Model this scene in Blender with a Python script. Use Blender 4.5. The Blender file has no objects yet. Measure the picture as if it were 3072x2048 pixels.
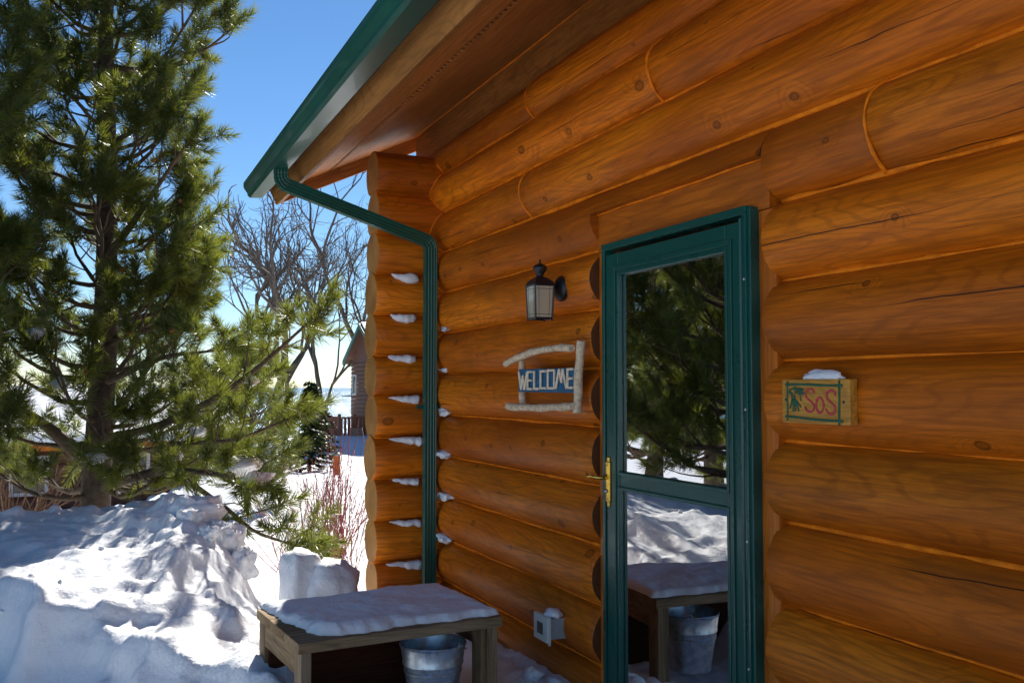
import bpy, bmesh, math, random
import numpy as np
from mathutils import Vector, Matrix

R = math.radians
scene = bpy.context.scene
col = scene.collection

# ------------------------------------------------------------------ camera, sky, sun, exposure
CAM_H = 1.45
cam_d = bpy.data.cameras.new('camera'); cam = bpy.data.objects.new('camera', cam_d); col.objects.link(cam)
cam_d.sensor_width = 36.0; cam_d.lens = 32.81; cam_d.clip_start = 0.05; cam_d.clip_end = 40000
cam.location = (0, 0, CAM_H); cam.rotation_euler = (R(90 + 2.822), 0, R(-24.1))
scene.camera = cam

SUN_AZ, SUN_EL = 25.5, 39.0            # azimuth from +Y towards +X
world = bpy.data.worlds.new('World'); scene.world = world; world.use_nodes = True
wn = world.node_tree; bg = wn.nodes['Background']
sky = wn.nodes.new('ShaderNodeTexSky'); sky.sky_type = 'NISHITA'; sky.sun_disc = False
sky.sun_elevation = R(SUN_EL); sky.sun_rotation = R(SUN_AZ)
sky.air_density = 1.0; sky.dust_density = 0.05; sky.ozone_density = 3.0; sky.altitude = 1500
hs_ = wn.nodes.new('ShaderNodeHueSaturation'); hs_.inputs['Saturation'].default_value = 1.17
wn.links.new(sky.outputs[0], hs_.inputs['Color']); wn.links.new(hs_.outputs[0], bg.inputs[0]); bg.inputs[1].default_value = 0.060
sun_d = bpy.data.lights.new('sun', 'SUN'); sun = bpy.data.objects.new('sun', sun_d); col.objects.link(sun)
sun_d.energy = 4.0; sun_d.angle = R(0.53); sun_d.color = (1.0, 0.95, 0.87)
sdir = Vector((math.sin(R(SUN_AZ)) * math.cos(R(SUN_EL)), math.cos(R(SUN_AZ)) * math.cos(R(SUN_EL)), math.sin(R(SUN_EL))))
sun.rotation_euler = sdir.to_track_quat('Z', 'Y').to_euler(); sun.location = sdir * 60
scene.view_settings.view_transform = 'Standard'; scene.view_settings.look = 'None'
scene.view_settings.gamma = 1.0; scene.view_settings.exposure = 1.1
scene.cycles.max_bounces = 8; scene.cycles.diffuse_bounces = 4; scene.cycles.transparent_max_bounces = 10
scene.cycles.use_denoising = True; scene.cycles.sample_clamp_indirect = 6.0

# ------------------------------------------------------------------ noise
def _hash(ix, iy, iz):
    n = (ix * 374761393 + iy * 668265263 + iz * 2147483647 + 1013904223) & 0xFFFFFFFF
    n = ((n ^ (n >> 13)) * 1274126177) & 0xFFFFFFFF
    n = ((n ^ (n >> 16)) * 2246822519) & 0xFFFFFFFF
    return ((n ^ (n >> 15)) & 0xFFFFFF) / float(0xFFFFFF)
def vnoise(x, y, z=0.0):
    x, y, z = np.broadcast_arrays(np.asarray(x, float), np.asarray(y, float), np.asarray(z, float))
    ix, iy, iz = np.floor(x).astype(np.int64), np.floor(y).astype(np.int64), np.floor(z).astype(np.int64)
    fx, fy, fz = x - ix, y - iy, z - iz
    fx, fy, fz = [t * t * t * (t * (t * 6 - 15) + 10) for t in (fx, fy, fz)]
    def L(a, b, t): return a + (b - a) * t
    r = L(L(L(_hash(ix, iy, iz), _hash(ix+1, iy, iz), fx), L(_hash(ix, iy+1, iz), _hash(ix+1, iy+1, iz), fx), fy),
          L(L(_hash(ix, iy, iz+1), _hash(ix+1, iy, iz+1), fx), L(_hash(ix, iy+1, iz+1), _hash(ix+1, iy+1, iz+1), fx), fy), fz)
    return r * 2 - 1
def fbm(x, y, z=0.0, o=4):
    s, a, f = 0, 1.0, 1.0
    for i in range(o):
        s = s + a * vnoise(np.asarray(x) * f + 17.3 * i, np.asarray(y) * f - 9.1 * i, np.asarray(z) * f); a *= 0.5; f *= 2.03
    return s
def plates(x, y, cell, seed=0):
    """shovelled-block relief: each cell has its own height and tilt, softened where cells meet"""
    x = np.asarray(x, float) / cell; y = np.asarray(y, float) / cell
    ix, iy = np.floor(x).astype(np.int64), np.floor(y).astype(np.int64)
    num = 0; den = 1e-9
    for dx in (-1, 0, 1):
        for dy in (-1, 0, 1):
            cx, cy = ix + dx, iy + dy
            px = cx + _hash(cx, cy, cx * 0 + seed); py = cy + _hash(cx, cy, cx * 0 + seed + 1)
            h = _hash(cx, cy, cx * 0 + seed + 2) * 2 - 1
            tx = _hash(cx, cy, cx * 0 + seed + 3) * 2 - 1; ty = _hash(cx, cy, cx * 0 + seed + 4) * 2 - 1
            d2 = (x - px) ** 2 + (y - py) ** 2
            w = np.exp(-d2 * 14.0)
            num = num + w * (h + 0.9 * (tx * (x - px) + ty * (y - py))); den = den + w
    return num / den
def S(t):
    t = np.clip(t, 0, 1); return t * t * (3 - 2 * t)

# ------------------------------------------------------------------ node helpers
def newmat(name):
    m = bpy.data.materials.new(name); m.use_nodes = True
    nt = m.node_tree
    return m, nt, nt.nodes['Principled BSDF']
def node(nt, t, **kw):
    n = nt.nodes.new(t)
    for k, v in kw.items():
        if k.startswith('i_'): n.inputs[int(k[2:])].default_value = v
        else: setattr(n, k, v)
    return n
def lk(nt, a, b): nt.links.new(a, b)
def math_n(nt, op, a, b=None, clamp=False):
    n = node(nt, 'ShaderNodeMath', operation=op, use_clamp=clamp)
    for i, v in enumerate((a, b)):
        if v is None: continue
        if isinstance(v, (int, float)): n.inputs[i].default_value = v
        else: lk(nt, v, n.inputs[i])
    return n.outputs[0]
def ramp(nt, fac, stops):
    n = node(nt, 'ShaderNodeValToRGB'); e = n.color_ramp.elements
    while len(e) < len(stops): e.new(0.5)
    for el, (p, c) in zip(e, stops):
        el.position = p; el.color = (*c, 1) if len(c) == 3 else c
    lk(nt, fac, n.inputs[0]); return n.outputs[0]
def mixc(nt, fac, a, b, bt='MIX'):
    n = node(nt, 'ShaderNodeMix', data_type='RGBA', blend_type=bt)
    for i, v in ((0, fac), (6, a), (7, b)):
        if isinstance(v, (int, float)): n.inputs[i].default_value = v
        elif isinstance(v, tuple): n.inputs[i].default_value = (*v, 1)
        else: lk(nt, v, n.inputs[i])
    return n.outputs[2]
def coords(nt, scale=(1, 1, 1), rand=True):
    tc = node(nt, 'ShaderNodeTexCoord'); v = tc.outputs['Object']
    if rand:
        oi = node(nt, 'ShaderNodeObjectInfo')
        cb = node(nt, 'ShaderNodeCombineXYZ')
        lk(nt, math_n(nt, 'MULTIPLY', oi.outputs['Random'], 53.0), cb.inputs[0])
        lk(nt, math_n(nt, 'MULTIPLY', oi.outputs['Random'], 17.0), cb.inputs[1])
        lk(nt, math_n(nt, 'MULTIPLY', oi.outputs['Random'], 29.0), cb.inputs[2])
        ad = node(nt, 'ShaderNodeVectorMath', operation='ADD'); lk(nt, v, ad.inputs[0]); lk(nt, cb.outputs[0], ad.inputs[1]); v = ad.outputs[0]
    return v
def vscale(nt, v, s):
    n = node(nt, 'ShaderNodeVectorMath', operation='MULTIPLY'); lk(nt, v, n.inputs[0]); n.inputs[1].default_value = s; return n.outputs[0]
def noise(nt, v, scale=1.0, detail=3.0, rough=0.55, dist=0.0):
    n = node(nt, 'ShaderNodeTexNoise'); lk(nt, v, n.inputs['Vector'])
    n.inputs['Scale'].default_value = scale; n.inputs['Detail'].default_value = detail
    n.inputs['Roughness'].default_value = rough; n.inputs['Distortion'].default_value = dist
    return n.outputs[0]
def bump(nt, h, strength, dist, b, nrm=None):
    n = node(nt, 'ShaderNodeBump'); n.inputs['Strength'].default_value = strength; n.inputs['Distance'].default_value = dist
    lk(nt, h, n.inputs['Height'])
    if nrm is not None: lk(nt, nrm, n.inputs['Normal'])
    if b is not None: lk(nt, n.outputs[0], b.inputs['Normal'])
    return n.outputs[0]

def wood(name, dark, mid, light, knots=True, cracks=True, rough=0.5, grain=1.0, ax=(1, 1, 1), cyl=False, bumpd=0.004, weather=None, spec=0.4):
    """grain runs along local X"""
    m, nt, b = newmat(name)
    v = coords(nt)
    if cyl:      # unrolled bark-side coordinates: along the log, round the log
        raw = coords(nt, rand=False); oi0 = node(nt, 'ShaderNodeObjectInfo'); sp = node(nt, 'ShaderNodeSeparateXYZ'); lk(nt, raw, sp.inputs[0])
        cb0 = node(nt, 'ShaderNodeCombineXYZ')
        lk(nt, math_n(nt, 'ADD', sp.outputs[0], math_n(nt, 'MULTIPLY', oi0.outputs['Random'], 53.0)), cb0.inputs[0])
        lk(nt, math_n(nt, 'ADD', math_n(nt, 'MULTIPLY', math_n(nt, 'ARCTAN2', sp.outputs[2], sp.outputs[1]), 0.145), math_n(nt, 'MULTIPLY', oi0.outputs['Random'], 17.3)), cb0.inputs[1])
        lk(nt, math_n(nt, 'MULTIPLY', oi0.outputs['Random'], 91.0), cb0.inputs[2]); v = cb0.outputs[0]
    if ax != (1, 1, 1): v = vscale(nt, v, ax)
    big = noise(nt, vscale(nt, v, (0.7, 2.2, 2.2)), 1.0, 3)
    base = ramp(nt, big, [(0.30, dark), (0.5, mid), (0.72, light)])
    # cathedral figure: iso-lines of a stretched noise
    cn = noise(nt, vscale(nt, v, (0.9, 5.5, 5.5)), 1.0, 1.5, 0.45)
    kn = None
    if knots:
        vo = node(nt, 'ShaderNodeTexVoronoi', feature='F1', voronoi_dimensions='2D' if cyl else '3D'); lk(nt, vscale(nt, v, (2.6, 3.6, 3.6)), vo.inputs['Vector']); vo.inputs['Scale'].default_value = 1.0
        dn = noise(nt, v, 30.0, 2)
        d = math_n(nt, 'ADD', vo.outputs['Distance'], math_n(nt, 'MULTIPLY', math_n(nt, 'SUBTRACT', dn, 0.5), 0.03))
        sc_ = node(nt, 'ShaderNodeSeparateColor'); lk(nt, vo.outputs['Color'], sc_.inputs[0])
        sel = math_n(nt, 'GREATER_THAN', sc_.outputs[0], 0.36)
        d = math_n(nt, 'DIVIDE', d, math_n(nt, 'ADD', math_n(nt, 'MULTIPLY', math_n(nt, 'POWER', sc_.outputs[1], 2.0), 1.2), 0.32))
        kf = math_n(nt, 'MULTIPLY', math_n(nt, 'SUBTRACT', 1.0, math_n(nt, 'MULTIPLY', d, 4.0), True), sel)
        cn = math_n(nt, 'ADD', cn, math_n(nt, 'MULTIPLY', kf, 0.16))
        kn = math_n(nt, 'MULTIPLY', ramp(nt, d, [(0.035, (0.55, 0.55, 0.55)), (0.05, (1, 1, 1)), (0.075, (0, 0, 0))]), sel)
    ring = math_n(nt, 'SINE', math_n(nt, 'MULTIPLY', cn, 120.0 * grain))
    ringm = ramp(nt, ring, [(0.45, (0, 0, 0)), (0.9, (1, 1, 1))])
    fine = noise(nt, vscale(nt, v, (3.0, 60, 60)), 1.0, 6, 0.75)
    c = mixc(nt, math_n(nt, 'MULTIPLY', ringm, 0.30), base, tuple(x * 0.55 for x in dark))
    c = mixc(nt, ramp(nt, fine, [(0.38, (0.6, 0.6, 0.6)), (0.58, (0, 0, 0))]), c, tuple(x * 0.55 for x in dark))
    hgt = math_n(nt, 'MULTIPLY', fine, 0.35)
    # mottled stain
    mot = noise(nt, vscale(nt, v, (2.0, 5, 5)), 1.3, 5, 0.7)
    c = mixc(nt, ramp(nt, mot, [(0.5, (0, 0, 0)), (0.75, (0.5, 0.5, 0.5))]), c, tuple(x * 0.6 for x in mid))
    if weather:
        we = noise(nt, vscale(nt, v, (0.6, 3, 3)), 1.0, 6, 0.7)
        c = mixc(nt, ramp(nt, we, [(0.50, (0, 0, 0)), (0.72, (0.75, 0.75, 0.75))]), c, weather)
    if kn is not None:
        c = mixc(nt, math_n(nt, 'MULTIPLY', kn, 0.85), c, tuple(x * 0.16 for x in mid))
        hgt = math_n(nt, 'SUBTRACT', hgt, math_n(nt, 'MULTIPLY', kn, 0.5))
    if cracks:
        sv = node(nt, 'ShaderNodeSeparateXYZ'); lk(nt, v, sv.inputs[0])
        wand = math_n(nt, 'ADD', math_n(nt, 'MULTIPLY', noise(nt, vscale(nt, v, (1.1, 0.5, 0.5)), 1.0, 3, 0.5), 0.10), math_n(nt, 'MULTIPLY', noise(nt, vscale(nt, v, (9, 3, 3)), 1.0, 2), 0.006))
        rowc = math_n(nt, 'MULTIPLY', math_n(nt, 'ADD', sv.outputs[1], wand), 15.0)
        row = math_n(nt, 'FLOOR', rowc); fr_ = math_n(nt, 'SUBTRACT', rowc, row)
        wnz = node(nt, 'ShaderNodeTexWhiteNoise', noise_dimensions='1D'); lk(nt, row, wnz.inputs['W'])
        ofs = math_n(nt, 'ADD', math_n(nt, 'MULTIPLY', wnz.outputs[0], 0.7), 0.15)
        cbx = node(nt, 'ShaderNodeCombineXYZ'); lk(nt, math_n(nt, 'MULTIPLY', sv.outputs[0], 0.9), cbx.inputs[0]); lk(nt, math_n(nt, 'MULTIPLY', row, 7.31), cbx.inputs[1])
        msk = ramp(nt, noise(nt, cbx.outputs[0], 1.0, 2), [(0.52, (0, 0, 0)), (0.68, (1, 1, 1))])
        thin = math_n(nt, 'MULTIPLY', msk, 0.030)
        line = math_n(nt, 'LESS_THAN', math_n(nt, 'ABSOLUTE', math_n(nt, 'SUBTRACT', fr_, ofs)), thin)
        ln = math_n(nt, 'MULTIPLY', line, msk)
        c = mixc(nt, math_n(nt, 'MULTIPLY', ln, 0.9), c, (0.02, 0.008, 0.003))
        hgt = math_n(nt, 'SUBTRACT', hgt, math_n(nt, 'MULTIPLY', ln, 1.2))
    oi = node(nt, 'ShaderNodeObjectInfo')
    hs = node(nt, 'ShaderNodeHueSaturation'); lk(nt, c, hs.inputs['Color'])
    lk(nt, math_n(nt, 'ADD', math_n(nt, 'MULTIPLY', oi.outputs['Random'], 0.30), 0.84), hs.inputs['Value'])
    lk(nt, hs.outputs[0], b.inputs['Base Color'])
    b.inputs['Roughness'].default_value = rough; b.inputs['Specular IOR Level'].default_value = spec
    lk(nt, math_n(nt, 'ADD', math_n(nt, 'MULTIPLY', mot, 0.3), rough - 0.15), b.inputs['Roughness'])
    bump(nt, hgt, 0.7, bumpd, b)
    return m

def endgrain(name, dark, light):
    m, nt, b = newmat(name)
    v = coords(nt, rand=False)
    oi = node(nt, 'ShaderNodeObjectInfo')
    sx = node(nt, 'ShaderNodeSeparateXYZ'); lk(nt, v, sx.inputs[0])
    wob = noise(nt, v, 6.0, 3)
    yy = math_n(nt, 'ADD', sx.outputs[1], 0.012); zz = math_n(nt, 'SUBTRACT', sx.outputs[2], 0.008)
    r = math_n(nt, 'SQRT', math_n(nt, 'ADD', math_n(nt, 'MULTIPLY', yy, yy), math_n(nt, 'MULTIPLY', zz, zz)))
    rr = math_n(nt, 'ADD', math_n(nt, 'MULTIPLY', r, 420.0), math_n(nt, 'MULTIPLY', wob, 9.0))
    ring = math_n(nt, 'SINE', rr)
    big = noise(nt, coords(nt), 5.0, 4)
    c = mixc(nt, ramp(nt, ring, [(0.2, (0, 0, 0)), (1.0, (0.4, 0.4, 0.4))]), mixc(nt, ramp(nt, big, [(0.35, (0, 0, 0)), (0.7, (1, 1, 1))]), dark, light), tuple(x * 0.6 for x in dark))
    # chain-saw arcs and radial checks
    saw = node(nt, 'ShaderNodeTexWave', wave_type='BANDS', bands_direction='Z'); lk(nt, v, saw.inputs['Vector'])
    saw.inputs['Scale'].default_value = 38; saw.inputs['Distortion'].default_value = 2.5; saw.inputs['Detail'].default_value = 2
    an = math_n(nt, 'ARCTAN2', yy, zz)
    ch = noise(nt, None or vscale(nt, v, (1, 9, 9)), 1.0, 3)
    chk = ramp(nt, math_n(nt, 'ABSOLUTE', math_n(nt, 'SUBTRACT', math_n(nt, 'ADD', math_n(nt, 'MULTIPLY', an, 0.3), ch), 0.62)), [(0.004, (1, 1, 1)), (0.018, (0, 0, 0))])
    c = mixc(nt, math_n(nt, 'MULTIPLY', chk, 0.8), c, (0.03, 0.012, 0.004))
    lk(nt, c, b.inputs['Base Color']); b.inputs['Roughness'].default_value = 0.7
    bump(nt, math_n(nt, 'ADD', math_n(nt, 'MULTIPLY', saw.outputs[1], 0.6), math_n(nt, 'MULTIPLY', chk, -2.0)), 0.5, 0.003, b)
    return m

def plain(name, c, rough=0.5, metal=0.0, var=0.15, vs=6.0, bumpd=0.0, spec=0.5, coat=0.0, rv=0.25):
    m, nt, b = newmat(name)
    n1 = noise(nt, coords(nt), vs, 5, 0.65)
    lk(nt, ramp(nt, n1, [(0.3, tuple(x * (1 - var) for x in c)), (0.7, tuple(min(1, x * (1 + var)) for x in c))]), b.inputs['Base Color'])
    lk(nt, math_n(nt, 'ADD', math_n(nt, 'MULTIPLY', n1, rv), max(0.02, rough - rv / 2)), b.inputs['Roughness'])
    b.inputs['Metallic'].default_value = metal; b.inputs['Specular IOR Level'].default_value = spec
    b.inputs['Coat Weight'].default_value = coat
    if bumpd: bump(nt, n1, 0.6, bumpd, b)
    return m

def snow_mat(name, fine=1.0):
    m, nt, b = newmat(name)
    tc = node(nt, 'ShaderNodeTexCoord'); v = tc.outputs['Object']
    n1 = noise(nt, v, 3.0, 6, 0.6); n2 = noise(nt, v, 60.0, 5, 0.75); n3 = noise(nt, v, 14.0, 4, 0.6)
    lk(nt, ramp(nt, n1, [(0.3, (0.76, 0.79, 0.84)), (0.6, (0.86, 0.87, 0.89))]), b.inputs['Base Color'])
    b.inputs['Roughness'].default_value = 0.55; b.inputs['Specular IOR Level'].default_value = 0.25
    b.inputs['Subsurface Weight'].default_value = 0.0
    h = math_n(nt, 'ADD', math_n(nt, 'MULTIPLY', n2, 0.35 * fine), n3)
    bump(nt, h, 0.8, 0.014, b)
    return m

# palette
M = {}
M['log'] = wood('stained_log', (0.40, 0.088, 0.003), (0.66, 0.160, 0.004), (0.84, 0.245, 0.008), rough=0.48, cyl=True, spec=0.24, weather=(0.20, 0.060, 0.008))
M['log_end'] = endgrain('log_end_grain', (0.36, 0.15, 0.022), (0.56, 0.27, 0.06))
M['cut_end'] = plain('dark_end_grain', (0.10, 0.034, 0.007), 0.7, var=0.3, vs=30, bumpd=0.004)  # log ends left of the door, darker brown than log_end
M['caulk'] = plain('orange_caulk', (0.86, 0.205, 0.008), 0.6, var=0.35, vs=14, bumpd=0.002, spec=0.12)
M['casing'] = wood('casing_wood', (0.44, 0.105, 0.004), (0.60, 0.150, 0.005), (0.70, 0.19, 0.009), knots=False, cracks=False, rough=0.42)
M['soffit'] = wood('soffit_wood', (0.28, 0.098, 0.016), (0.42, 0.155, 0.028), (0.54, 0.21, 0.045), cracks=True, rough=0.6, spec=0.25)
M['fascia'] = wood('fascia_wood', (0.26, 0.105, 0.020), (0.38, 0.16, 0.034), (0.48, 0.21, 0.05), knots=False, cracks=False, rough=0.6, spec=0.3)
M['grey_wood'] = wood('weathered_wood', (0.13, 0.075, 0.034), (0.26, 0.165, 0.080), (0.42, 0.29, 0.16), rough=0.75, weather=(0.28, 0.22, 0.155), bumpd=0.006, spec=0.2)
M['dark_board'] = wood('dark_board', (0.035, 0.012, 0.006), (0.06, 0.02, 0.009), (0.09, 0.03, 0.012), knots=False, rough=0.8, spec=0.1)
M['green'] = plain('green_paint', (0.005, 0.072, 0.056), 0.28, var=0.12, vs=3, spec=0.5, coat=0.1, rv=0.06)
M['gutter'] = plain('gutter_enamel', (0.005, 0.078, 0.055), 0.30, var=0.15, vs=5, spec=0.5, coat=0.1, rv=0.06)
M['brass'] = plain('brass', (0.80, 0.52, 0.10), 0.22, 1.0, var=0.12)
M['black_metal'] = plain('black_metal', (0.012, 0.013, 0.015), 0.45, 0.0, var=0.3, vs=30, bumpd=0.0015)
M['steel'] = plain('screw_steel', (0.6, 0.6, 0.62), 0.3, 1.0)
M['roof'] = plain('roof_shingle', (0.06, 0.05, 0.05), 0.9, var=0.4, vs=25)
M['snow'] = snow_mat('snow')
M['snow_far'] = M['snow']
M['grey_plastic'] = plain('grey_plastic', (0.30, 0.33, 0.34), 0.4, var=0.05)
M['pale_plastic'] = plain('pale_plastic', (0.62, 0.66, 0.62), 0.4, var=0.05)
M['dark_glass'] = plain('display_glass', (0.05, 0.055, 0.03), 0.15, var=0.4)
M['blue_paint'] = plain('blue_paint', (0.012, 0.105, 0.20), 0.6, var=0.45, vs=25, bumpd=0.002)
M['cream_stick'] = plain('cream_stick', (0.80, 0.64, 0.46), 0.75, var=0.2, vs=60, bumpd=0.002)
M['birch'] = plain('peeled_stick', (0.66, 0.50, 0.33), 0.8, var=0.42, vs=55, bumpd=0.004)
M['sign_wood'] = wood('sign_wood', (0.42, 0.17, 0.018), (0.56, 0.25, 0.03), (0.66, 0.33, 0.05), knots=False, cracks=False, rough=0.35, grain=1.5)
M['sign_green'] = plain('sign_green_paint', (0.018, 0.10, 0.045), 0.6, var=0.4, vs=120)
M['sign_red'] = plain('sign_red_paint', (0.55, 0.035, 0.06), 0.55, var=0.25, vs=120)
M['bark'] = plain('pine_bark', (0.075, 0.052, 0.036), 0.9, var=0.55, vs=22, bumpd=0.02)
M['branch'] = plain('pine_branch_bark', (0.10, 0.068, 0.04), 0.85, var=0.4, vs=30, bumpd=0.006)
M['cone'] = plain('pine_cone', (0.30, 0.13, 0.04), 0.7, var=0.4, vs=60, bumpd=0.006)
M['bare_bark'] = plain('bare_bark', (0.11, 0.085, 0.065), 0.9, var=0.35, vs=8)
M['red_stem'] = plain('red_stem', (0.26, 0.035, 0.03), 0.5, var=0.35, vs=30)
M['brown_stem'] = plain('brown_stem', (0.16, 0.08, 0.04), 0.7, var=0.35, vs=30)
M['red_deck'] = plain('red_brown_stain', (0.22, 0.075, 0.04), 0.7, var=0.2, vs=4)
M['brown_siding'] = plain('brown_siding', (0.14, 0.058, 0.032), 0.7, var=0.2, vs=4)
M['trim_green'] = plain('trim_green', (0.02, 0.12, 0.085), 0.5)
M['white_trim'] = plain('white_trim', (0.6, 0.6, 0.6), 0.5)
M['concrete'] = plain('brick_pier', (0.25, 0.16, 0.11), 0.9, var=0.3, vs=10)
M['curtain'] = plain('curtain_cloth', (0.42, 0.46, 0.44), 0.9, var=0.1)
M['interior'] = plain('dark_interior', (0.012, 0.013, 0.013), 0.8)

def galv():
    m, nt, b = newmat('galvanised_steel')
    vo = node(nt, 'ShaderNodeTexVoronoi'); lk(nt, coords(nt), vo.inputs['Vector']); vo.inputs['Scale'].default_value = 45
    lk(nt, ramp(nt, vo.outputs['Color'], [(0.2, (0.42, 0.47, 0.52)), (0.8, (0.62, 0.67, 0.72))]), b.inputs['Base Color'])
    b.inputs['Metallic'].default_value = 0.9; b.inputs['Roughness'].default_value = 0.36
    bump(nt, noise(nt, coords(nt), 9, 4), 0.25, 0.004, b); return m
M['galv'] = galv()

def glass(name, tint=(0.93, 0.97, 0.95), boost=1.0, ior=1.5, rough=0.0, body=None, bodyfac=0.0):
    m, nt, b = newmat(name); nt.nodes.remove(b)
    out = nt.nodes['Material Output']
    fr = node(nt, 'ShaderNodeFresnel'); fr.inputs[0].default_value = ior
    gl = node(nt, 'ShaderNodeBsdfGlossy'); gl.inputs['Roughness'].default_value = rough; gl.inputs['Color'].default_value = (1, 1, 1, 1)
    tr = node(nt, 'ShaderNodeBsdfTransparent'); tr.inputs[0].default_value = (*tint, 1)
    w = node(nt, 'ShaderNodeTexNoise'); w.inputs['Scale'].default_value = 2.2; w.inputs['Detail'].default_value = 1.0
    tcn = node(nt, 'ShaderNodeTexCoord'); lk(nt, tcn.outputs['Object'], w.inputs['Vector'])
    bp = node(nt, 'ShaderNodeBump'); bp.inputs['Strength'].default_value = 0.10; bp.inputs['Distance'].default_value = 0.02
    lk(nt, w.outputs[0], bp.inputs['Height']); lk(nt, bp.outputs[0], gl.inputs['Normal'])
    mx = node(nt, 'ShaderNodeMixShader'); lk(nt, math_n(nt, 'MULTIPLY', fr.outputs[0], boost, True), mx.inputs[0])
    src = tr.outputs[0]
    if body:
        df = node(nt, 'ShaderNodeBsdfDiffuse'); df.inputs[0].default_value = (*body, 1)
        m2 = node(nt, 'ShaderNodeMixShader'); m2.inputs[0].default_value = bodyfac
        lk(nt, tr.outputs[0], m2.inputs[1]); lk(nt, df.outputs[0], m2.inputs[2]); src = m2.outputs[0]
    lk(nt, src, mx.inputs[1]); lk(nt, gl.outputs[0], mx.inputs[2]); lk(nt, mx.outputs[0], out.inputs[0])
    return m
M['glass'] = glass('door_glass', boost=7.5, ior=1.52)
M['lamp_glass'] = glass('lantern_glass', (0.95, 0.9, 0.8), 1.6, body=(0.85, 0.72, 0.52), bodyfac=0.55)

def needle_mat(name, c1, c2, tl):
    m, nt, b = newmat(name)
    oi = node(nt, 'ShaderNodeTexCoord')
    n = noise(nt, oi.outputs['Object'], 2.6, 3)
    c = ramp(nt, n, [(0.35, c1), (0.65, c2)])
    lk(nt, c, b.inputs['Base Color']); b.inputs['Roughness'].default_value = 0.40; b.inputs['Specular IOR Level'].default_value = 0.55
    t = node(nt, 'ShaderNodeBsdfTranslucent'); t.inputs[0].default_value = (*tl, 1)
    mx = node(nt, 'ShaderNodeMixShader'); mx.inputs[0].default_value = 0.42
    lk(nt, b.outputs[0], mx.inputs[1]); lk(nt, t.outputs[0], mx.inputs[2]); lk(nt, mx.outputs[0], nt.nodes['Material Output'].inputs[0])
    return m
M['needle'] = needle_mat('pine_needles', (0.030, 0.062, 0.018), (0.085, 0.105, 0.020), (0.25, 0.28, 0.03))
M['spruce'] = needle_mat('spruce_needles', (0.02, 0.04, 0.02), (0.04, 0.06, 0.025), (0.07, 0.09, 0.02))

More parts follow.
